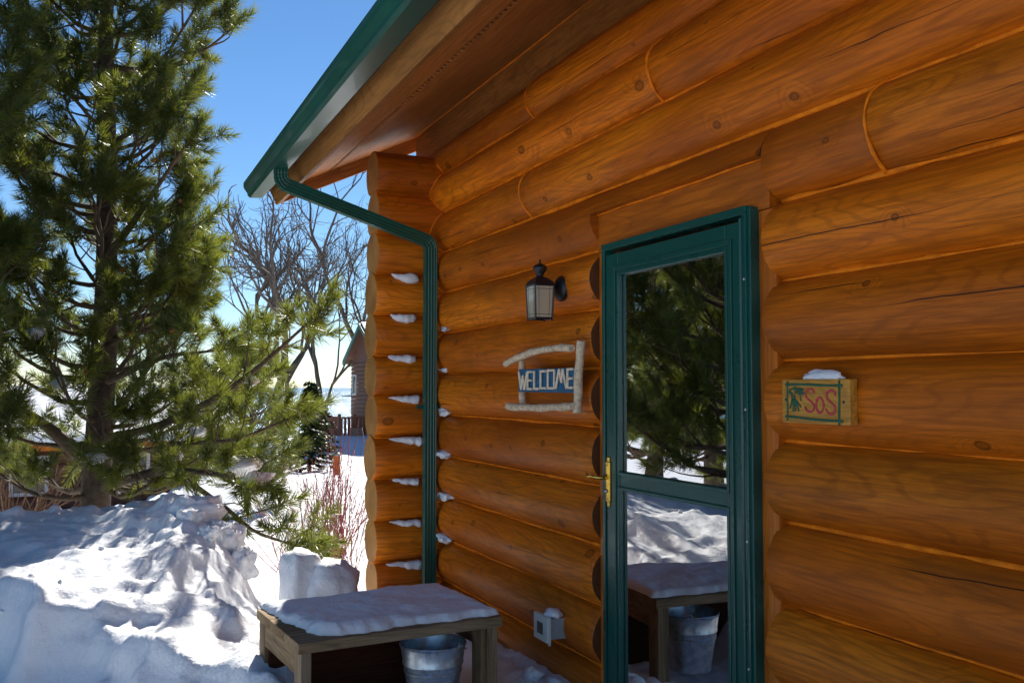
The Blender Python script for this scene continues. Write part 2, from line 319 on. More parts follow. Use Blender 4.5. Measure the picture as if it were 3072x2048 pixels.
# ------------------------------------------------------------------ mesh helpers
class MB:
    def __init__(s): s.v = []; s.f = []; s.mi = []; s.n = 0
    def raw(s, v, f, mi=0):
        v = np.asarray(v, float); s.v.append(v)
        s.f += [tuple(i + s.n for i in q) for q in f]; s.mi += [mi] * len(f); s.n += len(v)
    def box(s, lo, hi, bev=0.0, rot=None, mi=0):
        lo = np.minimum(lo, hi).astype(float) if False else np.array(lo, float); hi = np.array(hi, float)
        lo, hi = np.minimum(lo, hi), np.maximum(lo, hi)
        c = (lo + hi) / 2; h = (hi - lo) / 2
        if bev <= 0:
            v = [(sx * h[0], sy * h[1], sz * h[2]) for sx in (-1, 1) for sy in (-1, 1) for sz in (-1, 1)]
            f = [(0, 1, 3, 2), (4, 6, 7, 5), (0, 4, 5, 1), (2, 3, 7, 6), (0, 2, 6, 4), (1, 5, 7, 3)]
        else:
            bm = bmesh.new(); bmesh.ops.create_cube(bm, size=2.0)
            for q in bm.verts: q.co = Vector((q.co.x * h[0], q.co.y * h[1], q.co.z * h[2]))
            bmesh.ops.bevel(bm, geom=bm.edges[:], offset=min(bev, min(h) * 0.9), segments=2, profile=0.6, affect='EDGES')
            bm.verts.index_update()
            v = [tuple(q.co) for q in bm.verts]; f = [tuple(q.index for q in p.verts) for p in bm.faces]; bm.free()
        v = np.array(v)
        if rot is not None: v = v @ np.array(rot.to_3x3()).T
        s.raw(v + c, f, mi)
    def tube(s, path, rad, n=6, cap=True, mi=0, flat=1.0, sidev=None):
        P = np.asarray(path, float); k = len(P)
        rad = np.full(k, rad) if np.isscalar(rad) else np.asarray(rad, float)
        T = np.gradient(P, axis=0); T /= np.linalg.norm(T, axis=1)[:, None] + 1e-12
        a = np.array([0, 0, 1.0]) if abs(T[0][2]) < 0.9 else np.array([1.0, 0, 0])
        if sidev is not None: a = np.array(sidev, float)
        u = np.cross(T[0], a); u /= np.linalg.norm(u)
        vs = []; ang = np.linspace(0, 2 * np.pi, n, endpoint=False)
        for i in range(k):
            u = u - T[i] * (u @ T[i]); u /= np.linalg.norm(u) + 1e-12
            w = np.cross(T[i], u)
            vs.append(P[i] + rad[i] * (np.cos(ang)[:, None] * u + flat * np.sin(ang)[:, None] * w))
        f = [(i * n + j, i * n + (j + 1) % n, (i + 1) * n + (j + 1) % n, (i + 1) * n + j) for i in range(k - 1) for j in range(n)]
        if cap: f += [tuple(range(n - 1, -1, -1)), tuple((k - 1) * n + j for j in range(n))]
        s.raw(np.vstack(vs), f, mi)
    def lathe(s, prof, n=24, axis='z', at=(0, 0, 0), mi=0, closed=False):
        prof = np.asarray(prof, float); k = len(prof); ang = np.linspace(0, 2 * np.pi, n, endpoint=False)
        vs = []
        for r, z in prof:
            ring = np.stack([r * np.cos(ang), r * np.sin(ang), np.full(n, z)], 1)
            if axis == 'x': ring = ring[:, [2, 0, 1]]
            vs.append(ring)
        f = [(i * n + j, i * n + (j + 1) % n, (i + 1) * n + (j + 1) % n, (i + 1) * n + j) for i in range(k - 1) for j in range(n)]
        if closed: f += [((k - 1) * n + j, (k - 1) * n + (j + 1) % n, (j + 1) % n, j) for j in range(n)]
        else: f += [tuple(range(n - 1, -1, -1)), tuple((k - 1) * n + j for j in range(n))]
        s.raw(np.vstack(vs) + np.array(at), f, mi)
    def prism(s, poly, y0, y1, mi=0):
        """polygon in XZ extruded along Y"""
        n = len(poly)
        v = [(x, y0, z) for x, z in poly] + [(x, y1, z) for x, z in poly]
        f = [(i, (i + 1) % n, n + (i + 1) % n, n + i) for i in range(n)] + [tuple(range(n - 1, -1, -1)), tuple(range(n, 2 * n))]
        s.raw(v, f, mi)
    def build(s, name, mat, parent=None, smooth=False, origin=None, autosm=None):
        v = np.vstack(s.v)
        o = np.zeros(3) if origin is None else np.array(origin, float)
        me = bpy.data.meshes.new(name); me.from_pydata((v - o).tolist(), [], s.f)
        mats = mat if isinstance(mat, (list, tuple)) else [mat]
        for m in mats: me.materials.append(M[m] if isinstance(m, str) else m)
        if len(mats) > 1: me.polygons.foreach_set('material_index', s.mi)
        bm = bmesh.new(); bm.from_mesh(me); bmesh.ops.recalc_face_normals(bm, faces=bm.faces[:]); bm.to_mesh(me); bm.free()
        if smooth: me.polygons.foreach_set('use_smooth', [True] * len(me.polygons))
        if autosm: me.set_sharp_from_angle(angle=R(autosm))
        me.update()
        ob = bpy.data.objects.new(name, me); col.objects.link(ob)
        ob.location = o
        if parent is not None:
            ob.parent = parent; ob.location = Vector(o) - parent_world(parent)
        return ob
def parent_world(p):
    v = Vector((0, 0, 0))
    while p is not None: v += Vector(p.location); p = p.parent
    return v
def fastmesh(name, verts, tris, mat, parent=None, smooth=False, loc=None):
    me = bpy.data.meshes.new(name); nv = len(verts); nf = len(tris); k = tris.shape[1]
    me.vertices.add(nv); me.vertices.foreach_set('co', np.asarray(verts, np.float32).ravel())
    me.loops.add(nf * k); me.loops.foreach_set('vertex_index', tris.astype(np.int32).ravel())
    me.polygons.add(nf); me.polygons.foreach_set('loop_start', np.arange(0, nf * k, k, dtype=np.int32))
    me.polygons.foreach_set('loop_total', np.full(nf, k, np.int32))
    if smooth: me.polygons.foreach_set('use_smooth', np.ones(nf, bool))
    me.update(calc_edges=True); me.validate()
    me.materials.append(M[mat])
    ob = bpy.data.objects.new(name, me); col.objects.link(ob)
    if parent is not None: ob.parent = parent
    if loc is not None: ob.location = loc
    return ob
def thing(name, label, cat, loc=(0, 0, 0), group=None):
    o = bpy.data.objects.new(name, None); col.objects.link(o); o.location = loc; o.empty_display_size = 0.1
    return tag(o, label, cat, group)
def tag(o, label=None, cat=None, group=None, kind=None):
    if label: o['label'] = label
    if cat: o['category'] = cat
    if group: o['group'] = group
    if kind: o['kind'] = kind
    return o
rng = random.Random(7)
nrg = np.random.default_rng(11)

# ------------------------------------------------------------------ ground (one sheet), lake
FY = np.linspace(0, 130, 521); FZ = np.convolve(np.pad(np.interp(FY, [0, 9, 16, 23.5, 30, 38, 46.5, 56, 130], [-0.25, -0.25, -0.45, -0.75, -1.75, -1.80, -1.05, -1.25, -1.25]), 8, mode='edge'), np.ones(17) / 17, mode='valid')
def ground(x, y, detail=True):
    x = np.asarray(x, float); y = np.asarray(y, float)
    far = np.interp(y, FY, FZ) - 0.75 * S((3.2 - x) / 4.0) * S((y - 10) / 7) + 0.16 * fbm(x * 0.07 + 5, y * 0.07, o=3) * S((y - 12) / 12)
    g = 0.06 + (far - 0.06) * S((y - 6.6) / 2.6)
    g = g - 8.5 * S((y - 54) / 22)
    pass
    # ploughed bank to the left of the trodden path
    edge = 1.0 + 0.10 * vnoise(x * 0 + 3.1, y * 1.3) + 0.02 * vnoise(y * 4.1, x * 0)
    dscarp = (x - 0.05) * 0.72 + (y - 4.42) * 0.69 + 0.10 * vnoise(x * 2.3, y * 2.3) + 0.05 * vnoise(x * 6, y * 6 + 3)      # broken front edge
    bank = S((edge - x) / 0.6) * (0.28 + 0.26 * S((y - 4.3) / 2.5)) * S((dscarp + 0.02) / 0.26) * (1 - 0.9 * S((y - 7.5) / 1.7))
    bank = bank * (1 + 0.25 * S((-x - 1.0) / 3))
    g = g + bank
    bm_ = S(bank / 0.16)
    # heap by the bench, under the eave
    g = g + 0.20 * np.exp(-(((x - 1.17) / 0.27) ** 2 + ((y - 5.05) / 0.2) ** 2) ** 1.5)
    g = g + 0.14 * np.exp(-(((x - 1.1) / 0.45) ** 2 + ((y - 5.25) / 0.4) ** 2))
    # drift along the log wall
    g = g + 0.10 * S((x - 1.35) / 0.5) * S((y - 2.7) / 0.8) * (1 - S((y - 5.6) / 0.6))
    if detail:
        near = (1 - S((np.hypot(x, y - 5) - 9) / 6))
        wx = x + 0.16 * vnoise(x * 2.1, y * 2.1) + 0.05 * vnoise(x * 7, y * 7); wy = y + 0.16 * vnoise(x * 2.1 + 9, y * 2.1) + 0.05 * vnoise(x * 7 + 5, y * 7)
        hb = bank + bm_ * (0.10 * fbm(x * 0.8 + 2.2, y * 0.8, o=2) + 0.055 * plates(wx, wy, 0.80, 5))
        w1 = 1.1 * vnoise(x * 0.75 + 11, y * 0.75) + 0.5 * vnoise(x * 1.9 + 3, y * 1.9)
        st = 0.13; q = hb / st + w1; fl = np.floor(q); frc = q - fl
        ter = st * (fl + 0.25 * frc + 0.75 * S((frc - 0.66) / 0.28) - w1)     # slabs with short scarps
        r = (0.55 * hb + 0.45 * ter - bank) * bm_
        rdg = (1 - np.abs(vnoise(wx * 1.15 + 3, wy * 1.15 + 8))) ** 4
        r = r + 0.022 * rdg * bm_
        r = r + 0.020 * plates(wx, wy, 0.24, 31) * bm_ * S((vnoise(x * 1.1 + 4, y * 1.1) + 0.25) / 0.5)
        r = r + 0.018 * fbm(x * 3.2, y * 3.2, o=3) * (0.5 + 0.5 * bm_)
        lum = np.clip(vnoise(x * 9.0, y * 9.0) - 0.45, 0, 1) * np.clip(vnoise(x * 1.3 + 7, y * 1.3) - 0.05, 0, 1)
        r = r + 0.10 * lum * (0.3 + bm_) + 0.009 * fbm(x * 12, y * 12, o=4) + 0.022 * bm_ * np.abs(fbm(x * 4.6 + 3, y * 4.6, o=4))
        bump2 = 0.13 * np.abs(fbm(x * 2.3, y * 2.3, o=3)) * S((y - 8) / 3)
        g = g + near * r + (1 - S((y - 30) / 20)) * bump2
    return g
def spaced(lo, a, b, hi, fine, growth=1.13):
    c = list(np.arange(a, b + 1e-6, fine)); st = fine; p = c[-1]
    while p < hi: st *= growth; p += st; c.append(min(p, hi))
    st = fine; p = c[0]; pre = []
    while p > lo: st *= growth; p -= st; pre.append(max(p, lo))
    return np.array(pre[::-1] + c)
gx = spaced(-500, -1.6, 2.2, 500, 0.018, 1.07); gy = spaced(-250, 3.2, 7.6, 95, 0.018, 1.03)
GX, GY = np.meshgrid(gx, gy, indexing='ij')
GZ = ground(GX, GY)
nx, ny = len(gx), len(gy)
idx = np.arange(nx * ny).reshape(nx, ny)
quads = np.stack([idx[:-1, :-1], idx[1:, :-1], idx[1:, 1:], idx[:-1, 1:]], -1).reshape(-1, 4)
go = fastmesh('snow_ground', np.stack([GX, GY, GZ], -1).reshape(-1, 3), quads, 'snow', smooth=True); tag(go, kind='structure')
def gz(x, y): return float(ground(np.array([x]), np.array([y]))[0])

def lake():
    m, nt, b = newmat('lake_water')
    b.inputs['Base Color'].default_value = (0.02, 0.09, 0.15, 1); b.inputs['Roughness'].default_value = 0.22; b.inputs['IOR'].default_value = 1.33
    tc = node(nt, 'ShaderNodeTexCoord')
    h = math_n(nt, 'ADD', noise(nt, tc.outputs['Object'], 0.55, 4, 0.6), math_n(nt, 'MULTIPLY', noise(nt, tc.outputs['Object'], 0.08, 3), 1.5))
    bump(nt, h, 1.0, 0.9, b); M['water'] = m
    n = 2; v = np.array([(-15000, 56, -6.5), (15000, 56, -6.5), (15000, 30000, -6.5), (-15000, 30000, -6.5)], float)
    tag(fastmesh('lake_water', v, np.array([[0, 1, 2, 3]]), 'water'), kind='structure')
lake()

# ------------------------------------------------------------------ log cabin
cabin = thing('log_cabin', 'orange stained log cabin with green gutter and green storm door', 'cabin', (2.05, 2.9, 0.0))
LX, LR, SP = 2.046, 0.136, 0.2525

def log(a, b, axis, cx, cz, rad, seed, notch=None, cut0='log_end', taper=0.0, name='log'):
    """log between a and b along world axis ('y' or 'x'); cx is the other horizontal coordinate"""
    L = b - a; n = 36; k = max(3, int(L / 0.09))
    xs = np.linspace(-L / 2, L / 2, k)
    if notch:
        e = [notch[0] - (a + b) / 2, notch[1] - (a + b) / 2]
        xs = np.sort(np.concatenate([xs, [e[0] + 1e-4, e[0] - 1e-4, e[1] - 1e-4, e[1] + 1e-4]])); xs = xs[(xs >= -L / 2) & (xs <= L / 2)]
    xs = np.concatenate([[-L / 2], [-L / 2 + 0.006], xs[(xs > -L / 2 + 0.012) & (xs < L / 2 - 0.012)], [L / 2 - 0.006], [L / 2]])
    k = len(xs)
    th = np.linspace(0, 2 * np.pi, n, endpoint=False)
    X, T = np.meshgrid(xs, th, indexing='ij')
    off = seed * 13.7
    rr = rad * (1 + taper * X / max(L, 0.1)) + 0.006 * vnoise(X * 0.9 + off, np.cos(T) * 1.3 + off, np.sin(T) * 1.3) + 0.0035 * vnoise(X * 3.1 + off, np.cos(T) * 2.6, np.sin(T) * 2.6 + off)
    kb = np.clip(vnoise(X * 4.5 - off, np.cos(T) * 3.0, np.sin(T) * 3.0 + off) - 0.55, 0, 1); rr = rr + 0.012 * kb
    rr[0] -= 0.005; rr[-1] -= 0.005
    Yl = rr * np.cos(T); Zl = rr * np.sin(T)
    Yl = Yl + 0.004 * vnoise(X * 0.5 + off, X * 0)
    if notch:
        inn = (X > e[0]) & (X < e[1]); Zl = np.where(inn, np.maximum(Zl, notch[2] - cz), Zl)
    v = np.stack([X, Yl, Zl], -1).reshape(-1, 3)
    f = [(i * n + j, (i + 1) * n + j, (i + 1) * n + (j + 1) % n, i * n + (j + 1) % n) for i in range(k - 1) for j in range(n)]
    mb = MB(); mb.raw(v, f, 0); mb.raw(v[:n], [tuple(range(n))], 1); mb.raw(v[-n:], [tuple(range(n - 1, -1, -1))], 1)
    ob = mb.build(name, ['log', cut0], None, smooth=True)
    ob.data.set_sharp_from_angle(angle=R(40))
    mid = (a + b) / 2
    if axis == 'y': ob.location = (cx, mid, cz); ob.rotation_euler = (0, 0, R(90))
    else: ob.location = (mid, cx, cz); ob.rotation_euler = (0, 0, R(180))
    ob.parent = cabin; ob.location = Vector(ob.location) - Vector(cabin.location)
    return ob
YB, YC = -1.6, 6.0
DL, DR = 3.46, 2.350                      # cut log ends beside the door
seams = [0.02 + SP * i for i in range(-1, 12)]
sd = 1
for s in seams:
    if s < 2.03:
        log(DL, YC, 'y', LX, s + SP / 2, LR, sd, cut0='cut_end'); log(YB, DR, 'y', LX, s + SP / 2, LR + 0.002, sd + 1); sd += 2
zD, zC, zB, zA = 2.04 + SP / 2, 2.2925 + SP / 2, 2.545 + SP / 2, 2.885
log(2.358, YC, 'y', LX, zD, LR, sd, notch=(2.30, 3.46, 2.185), cut0='cut_end'); log(1.90, 2.357, 'y', LX, zD, LR - 0.003, sd + 1); log(YB, 1.895, 'y', LX - 0.004, zD, LR + 0.008, sd + 2)
log(4.17, YC, 'y', LX, zC, LR - 0.004, sd + 3); log(YB, 4.165, 'y', LX - 0.003, zC, LR + 0.005, sd + 4)
log(2.995, YC, 'y', LX, zB, LR, sd + 5); log(YB, 2.99, 'y', LX - 0.004, zB, LR + 0.005, sd + 6)
log(4.16, YC, 'y', 2.045, zA, 0.108, sd + 7); log(YB, 4.155, 'y', 2.043, zA, 0.112, sd + 8)
sd += 10
# cross logs of the corner (they carry on as the far wall)
SY, SRAD = 5.62, 0.14
stub_c = [2.778 - 0.2515 * i for i in range(12)]
for i, c in enumerate(stub_c):
    log(1.562 + rng.uniform(-0.008, 0.008), 7.9, 'x', SY, c, SRAD + rng.uniform(-0.002, 0.003), sd); sd += 1

# caulk lines
def caulk(path, r=0.008, name='caulk_line'):
    p = np.array(path); p = p + 0.0025 * np.stack([vnoise(np.arange(len(p)) * 0.37 + p[0][2] * 9, p[:, 2] * 3), 0 * p[:, 0], vnoise(np.arange(len(p)) * 0.53, p[:, 2] * 5)], 1)
    mb = MB(); mb.tube(p, r * (0.9 + 0.5 * vnoise(np.arange(len(p)) * 0.7 + p[0][2] * 31, p[:, 0])), 6)
    return mb.build(name, 'caulk', cabin, smooth=True, origin=tuple(p[len(p) // 2]))
def yline(y0, y1, x, z): return [(x, y, z) for y in np.linspace(y0, y1, max(4, int((y1 - y0) / 0.08)))]
CX = LX - math.sqrt(LR ** 2 - (SP / 2) ** 2) - 0.004
for s in seams[1:]:
    if s < 2.03: caulk(yline(DL, 5.5, CX, s)); caulk(yline(YB, DR - 0.01, CX - 0.003, s))
    elif s < 2.05: caulk(yline(DL, 5.5, CX, s)); caulk(yline(YB, DR - 0.02, CX - 0.006, s), 0.011)
    elif s < 2.79: caulk(yline(YB, 5.5, CX - 0.005, s), 0.0105)
    else: caulk(yline(YB, 5.5, 1.985, 2.792), 0.011)
caulk(yline(YB, 6.09, 1.996, 3.183), 0.007)
caulk(yline(2.36, DL, 1.945, 2.183), 0.007)
for yj, z, r, cx in ((1.897, zD, LR + 0.006, LX - 0.004), (4.167, zC, LR + 0.004, LX - 0.003), (2.992, zB, LR + 0.004, LX - 0.003), (4.157, zA, 0.113, 2.043)):
    caulk([(cx - r * math.cos(t), yj + 0.006 * math.sin(3 * t), z + r * math.sin(t)) for t in np.linspace(-1.15, 1.25, 18)], 0.0062, 'caulk_joint')
for i, c in enumerate(stub_c[:11]):     # curved caulk where wall logs die into the corner logs
    pts = []
    for z in np.linspace(c - 0.122, c + 0.122, 15):
        if z > 2.95: continue
        sfl = (z - 0.02) / SP; dz = (sfl - math.floor(sfl)) * SP - SP / 2; rr_ = LR
        if z > 2.79: dz = z - zA; rr_ = 0.108
        q = rr_ ** 2 - dz ** 2
        if q <= 0: continue
        pts.append((LX - math.sqrt(q) - 0.001, SY - math.sqrt(max(0.0005, SRAD ** 2 - (z - c) ** 2)) - 0.001, z))
    if len(pts) > 4: caulk(pts, 0.006)
for i in range(11):
    z = stub_c[i] - 0.12575
    caulk([(x, SY - math.sqrt(SRAD ** 2 - 0.12575 ** 2) - 0.002, z) for x in np.linspace(1.565, 1.98, 8)], 0.005)

# casing boards, header
def board(name, lo, hi, mat, parent, bev=0.004, grain='y', label=None, sx=0.0):
    """box whose local X is the grain direction"""
    lo, hi = np.minimum(lo, hi), np.maximum(lo, hi); c = (lo + hi) / 2; h = (hi - lo) / 2
    if grain == 'y': hh = (h[1], h[0], h[2]); rot = (0, 0, R(90))
    elif grain == 'z': hh = (h[2], h[1], h[0]); rot = (0, R(-90), 0)
    else: hh = tuple(h); rot = (0, 0, 0)
    mb = MB(); mb.box([-q for q in hh], hh, bev)
    ob = mb.build(name, mat, None); ob.location = c; ob.rotation_euler = rot
    if parent is not None: ob.parent = parent; ob.location = Vector(c) - parent_world(parent)
    if label: ob['label'] = label
    return ob
board('casing_board', (1.955, 3.36, -0.2), (2.09, 3.463, 2.02), 'casing', cabin, grain='z')
board('casing_board', (1.955, 2.335, -0.2), (2.09, 2.425, 2.02), 'casing', cabin, grain='z')
board('header_board', (1.951, 2.358, 2.022), (2.10, 3.463, 2.1835), 'casing', cabin, grain='y')
# soffit, frieze, fascia, rake, roof
SL = 0.485
def sz(x): return 2.799 + SL * (x - 1.208)
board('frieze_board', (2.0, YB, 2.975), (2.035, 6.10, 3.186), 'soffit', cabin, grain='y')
roof = MB(); roof.prism([(1.0, sz(1.0) + 0.03), (5.0, sz(5.0) + 0.03), (9.0, sz(1.0) + 0.03), (9.0, sz(1.0) + 0.17), (5.0, sz(5.0) + 0.17), (0.985, sz(0.985) + 0.17)], -2.2, 6.205)
roof = roof.build('roof', 'roof', cabin)
def slab(name, x0, x1, y0, y1, t, mat, dz=0.0):
    ln = math.hypot(x1 - x0, SL * (x1 - x0)); mb = MB()
    mb.box((-(y1 - y0) / 2, -ln / 2, 0), ((y1 - y0) / 2, ln / 2, t), 0.002)
    ob = mb.build(name, mat, None)
    ob.rotation_euler = Matrix(((0, -math.cos(math.atan(SL)), -math.sin(math.atan(SL))), (1, 0, 0), (0, -math.sin(math.atan(SL)), math.cos(math.atan(SL))))).to_euler()
    ob.location = Vector(((x0 + x1) / 2, (y0 + y1) / 2, (sz(x0) + sz(x1)) / 2 + dz)) - Vector(cabin.location); ob.parent = roof
    ob.location = Vector(((x0 + x1) / 2, (y0 + y1) / 2, (sz(x0) + sz(x1)) / 2 + dz)) - parent_world(roof)
    return ob
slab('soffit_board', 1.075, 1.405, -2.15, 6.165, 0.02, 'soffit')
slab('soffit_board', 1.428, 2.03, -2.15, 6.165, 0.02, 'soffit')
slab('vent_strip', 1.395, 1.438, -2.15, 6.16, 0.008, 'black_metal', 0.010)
mb = MB()
for y in np.arange(-1.0, 6.1, 0.045):      # perforated lip of the vent strip
    mb.box((1.409, y, sz(1.416) - 0.003), (1.424, y + 0.028, sz(1.416) + 0.004), 0)
tag(mb.build('vent_louvre', 'soffit', roof), kind='stuff')
mb = MB(); u = Vector((0.42, 0.91)).normalized(); dv = Vector((-0.42, 0.91)).normalized()   # square-cut eave board
p0 = Vector((1.072, 2.648)); th_ = Vector((0.91, 0.42)).normalized() * 0.038
q = [p0, p0 + th_, p0 + th_ + dv * 0.20, p0 + dv * 0.20]
def lprism(name, poly, y0, y1, mat, parent):
    """prism along world Y built with grain on local X"""
    c = np.mean(np.array([tuple(p) for p in poly]), 0); mb = MB()
    n = len(poly); L = (y1 - y0) / 2
    v = [(-L, -(p[0] - c[0]), p[1] - c[1]) for p in poly] + [(L, -(p[0] - c[0]), p[1] - c[1]) for p in poly]
    f = [(i, (i + 1) % n, n + (i + 1) % n, n + i) for i in range(n)] + [tuple(range(n - 1, -1, -1)), tuple(range(n, 2 * n))]
    mb.raw(v, f); ob = mb.build(name, mat, None); ob.rotation_euler = (0, 0, R(90))
    ob.parent = parent; ob.location = Vector((c[0], (y0 + y1) / 2, c[1])) - parent_world(parent); return ob
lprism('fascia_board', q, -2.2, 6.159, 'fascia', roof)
# rake board across the gable end
mb = MB(); a = math.atan(0.472); ln = 4.4
mb.box((0, -0.02, 0), (ln, 0.02, 0.235), 0.003)
rk = mb.build('rake_board', 'fascia', None); rk.rotation_euler = (0, -a, 0); rk.parent = roof
rk.location = Vector((1.072, 6.182, 2.648)) - parent_world(roof)
# hidden rest of the house: gable and back walls keep the light out
mb = MB(); mb.prism([(2.05, 2.85), (7.9, 2.85), (7.9, 3.0), (5.0, sz(5.0)), (2.05, sz(2.05))], 5.56, 5.68); mb.build('gable_wall', 'casing', cabin)
board('back_wall', (7.85, YB, -0.2), (7.98, 5.6, 3.1), 'casing', cabin); board('side_wall', (2.1, YB - 0.06, -0.2), (7.9, YB + 0.04, 3.2), 'casing', cabin, grain='x')
mb = MB(); mb.prism([(2.05, 3.0), (7.9, 3.0), (5.0, sz(5.0))], YB, YB + 0.1); mb.build('gable_wall', 'casing', cabin)

# gutter and downspout
def gutter():
    out = [(1.000, 2.790), (0.985, 2.692), (0.905, 2.687), (0.890, 2.700), (0.888, 2.715), (0.868, 2.742), (0.863, 2.756), (0.863, 2.782), (0.869, 2.788), (0.879, 2.788)]
    inn = [(0.879, 2.784), (0.868, 2.778), (0.868, 2.758), (0.873, 2.744), (0.892, 2.718), (0.894, 2.703), (0.907, 2.692), (0.981, 2.697), (0.994, 2.790)]
    mb = MB(); mb.prism(out + inn, -2.2, 6.215)
    g = mb.build('gutter', 'gutter', cabin)
    mb = MB(); mb.prism(out, 6.215, 6.219); mb.build('end_cap', 'gutter', g)
    mb = MB(); mb.prism([(0.975, 2.80), (1.02, 2.826), (1.018, 2.832), (0.973, 2.806)], -2.2, 6.21); mb.build('drip_edge', 'gutter', g)
    return g
gut = gutter()
def spout_profile(a, b, ribs=4, depth=0.0022):
    """rectangular outline a x b with ribbed faces"""
    pts = []
    def side(p, q, nrm, n):
        for i in range(n * 4):
            t = i / (n * 4); base = np.array(p) + (np.array(q) - np.array(p)) * t
            dd = depth if (i % 4) in (1, 2) and 0.08 < t < 0.95 else 0
            pts.append(base - np.array(nrm) * dd)
    A, B = a / 2, b / 2
    side((-A, -B), (A, -B), (0, -1), ribs); side((A, -B), (A, B), (1, 0), 3); side((A, B), (-A, B), (0, 1), ribs); side((-A, B), (-A, -B), (-1, 0), 3)
    return np.array(pts)
def spout(path, name, parent, crimp=None, upv=(0, 1, 0)):
    prof = spout_profile(0.072, 0.055); n = len(prof); P = np.array(path, float); k = len(P)
    T = np.gradient(P, axis=0); T /= np.linalg.norm(T, axis=1)[:, None]
    vs = []
    for i in range(k):
        w = np.array(upv, float); w = w - T[i] * (w @ T[i]); w /= np.linalg.norm(w); u_ = np.cross(w, T[i])
        sc = 1.0 + (crimp * (1 if i % 2 else -1) if crimp and 0 < i < k - 1 else 0)
        vs.append(P[i] + sc * (prof[:, :1] * u_ + prof[:, 1:] * w))
    f = [(i * n + j, i * n + (j + 1) % n, (i + 1) * n + (j + 1) % n, (i + 1) * n + j) for i in range(k - 1) for j in range(n)]
    f += [tuple(range(n - 1, -1, -1)), tuple((k - 1) * n + j for j in range(n))]
    mb = MB(); mb.raw(np.vstack(vs), f); return mb.build(name, 'gutter', parent)
def arc(p, d0, d1, r, n=12):
    """polyline that leaves p along d0 and turns to d1"""
    d0 = np.array(d0, float); d0 /= np.linalg.norm(d0); d1 = np.array(d1, float); d1 /= np.linalg.norm(d1)
    ang = math.acos(np.clip(d0 @ d1, -1, 1)); e = d1 - d0 * (d0 @ d1); e /= np.linalg.norm(e)
    return [np.array(p) + r * (math.sin(t) * d0 + (1 - math.cos(t)) * e) for t in np.linspace(0, ang, n)]
A0 = np.array((0.945, 5.33, 2.70)); Bv = np.array((1.862, 5.385, 2.335))
dd = Bv - np.array((0.945, 5.33, 2.595)); dd /= np.linalg.norm(dd)
e1 = arc((0.945, 5.33, 2.655), (0, 0, -1), dd, 0.062)
e2s = Bv - dd * 0.055; e2 = arc(e2s, dd, (0, 0, -1), 0.062)
e2 = [p + (np.array((1.862, 5.385, e2[-1][2])) - e2[-1]) for p in e2]
spt = spout([e2[-1] + np.array((0, 0, -z)) for z in np.linspace(-0.01, e2[-1][2] - 0.12, 6)], 'downspout', cabin)
spout([A0, A0 + (0, 0, -0.03)] + e1, 'elbow', spt, 0.03); spout(e2, 'elbow', spt, 0.03)
spout([e1[-1] - dd * 0.01] + [e1[-1] + (e2[0] - e1[-1]) * t for t in np.linspace(0, 1, 4)], 'offset_pipe', spt)
mb = MB(); mb.box((1.79, 5.40, 1.32), (1.93, 5.425, 1.345)); mb.build('strap', 'gutter', spt)

# ------------------------------------------------------------------ storm door
door = MB()
XF = 1.925
y0, y1, z0, z1 = 2.452, 3.352, -0.02, 1.995
sw = 0.098
door.box((XF, y1 - sw, z0), (XF + 0.035, y1, z1), 0.004)
door.box((XF, y0, z0), (XF + 0.035, y0 + sw, z1), 0.004)
door.box((XF, y0 + sw + 0.0005, z1 - 0.088), (XF + 0.0345, y1 - sw - 0.0005, z1), 0.004)
door.box((XF + 0.004, y0 + sw + 0.0005, 1.050), (XF + 0.033, y1 - sw - 0.0005, 1.106), 0.004)
door.box((XF, y0 + sw + 0.0005, z0), (XF + 0.0345, y1 - sw - 0.0005, 0.20), 0.004)
door = door.build('storm_door', 'green', cabin)
def bead(y0, y1, z0, z1, w, xa, xb, name, mat, parent):
    mb = MB()
    mb.box((xa, y0, z0), (xb, y0 + w, z1), 0.003); mb.box((xa, y1 - w, z0), (xb, y1, z1), 0.003)
    mb.box((xa, y0 + w, z0), (xb, y1 - w, z0 + w), 0.003); mb.box((xa, y0 + w, z1 - w), (xb, y1 - w, z1), 0.003)
    return mb.build(name, mat, parent)
bead(y0 + 0.060, y1 - 0.060, 0.10, z1 - 0.052, 0.020, XF - 0.007, XF + 0.01, 'moulding', 'green', door)
gy0, gy1 = y0 + sw, y1 - sw
bead(gy0 - 0.010, gy1 + 0.010, 1.100, 1.917, 0.014, XF - 0.004, XF + 0.012, 'glazing_bead', 'green', door)
bead(gy0 - 0.010, gy1 + 0.010, 0.19, 1.056, 0.014, XF - 0.004, XF + 0.012, 'glazing_bead', 'green', door)
for za, zb in ((1.103, 1.91), (0.195, 1.053)):
    mb = MB(); mb.box((XF + 0.016, gy0 - 0.004, za), (XF + 0.019, gy1 + 0.004, zb)); mb.build('pane', 'glass', door)
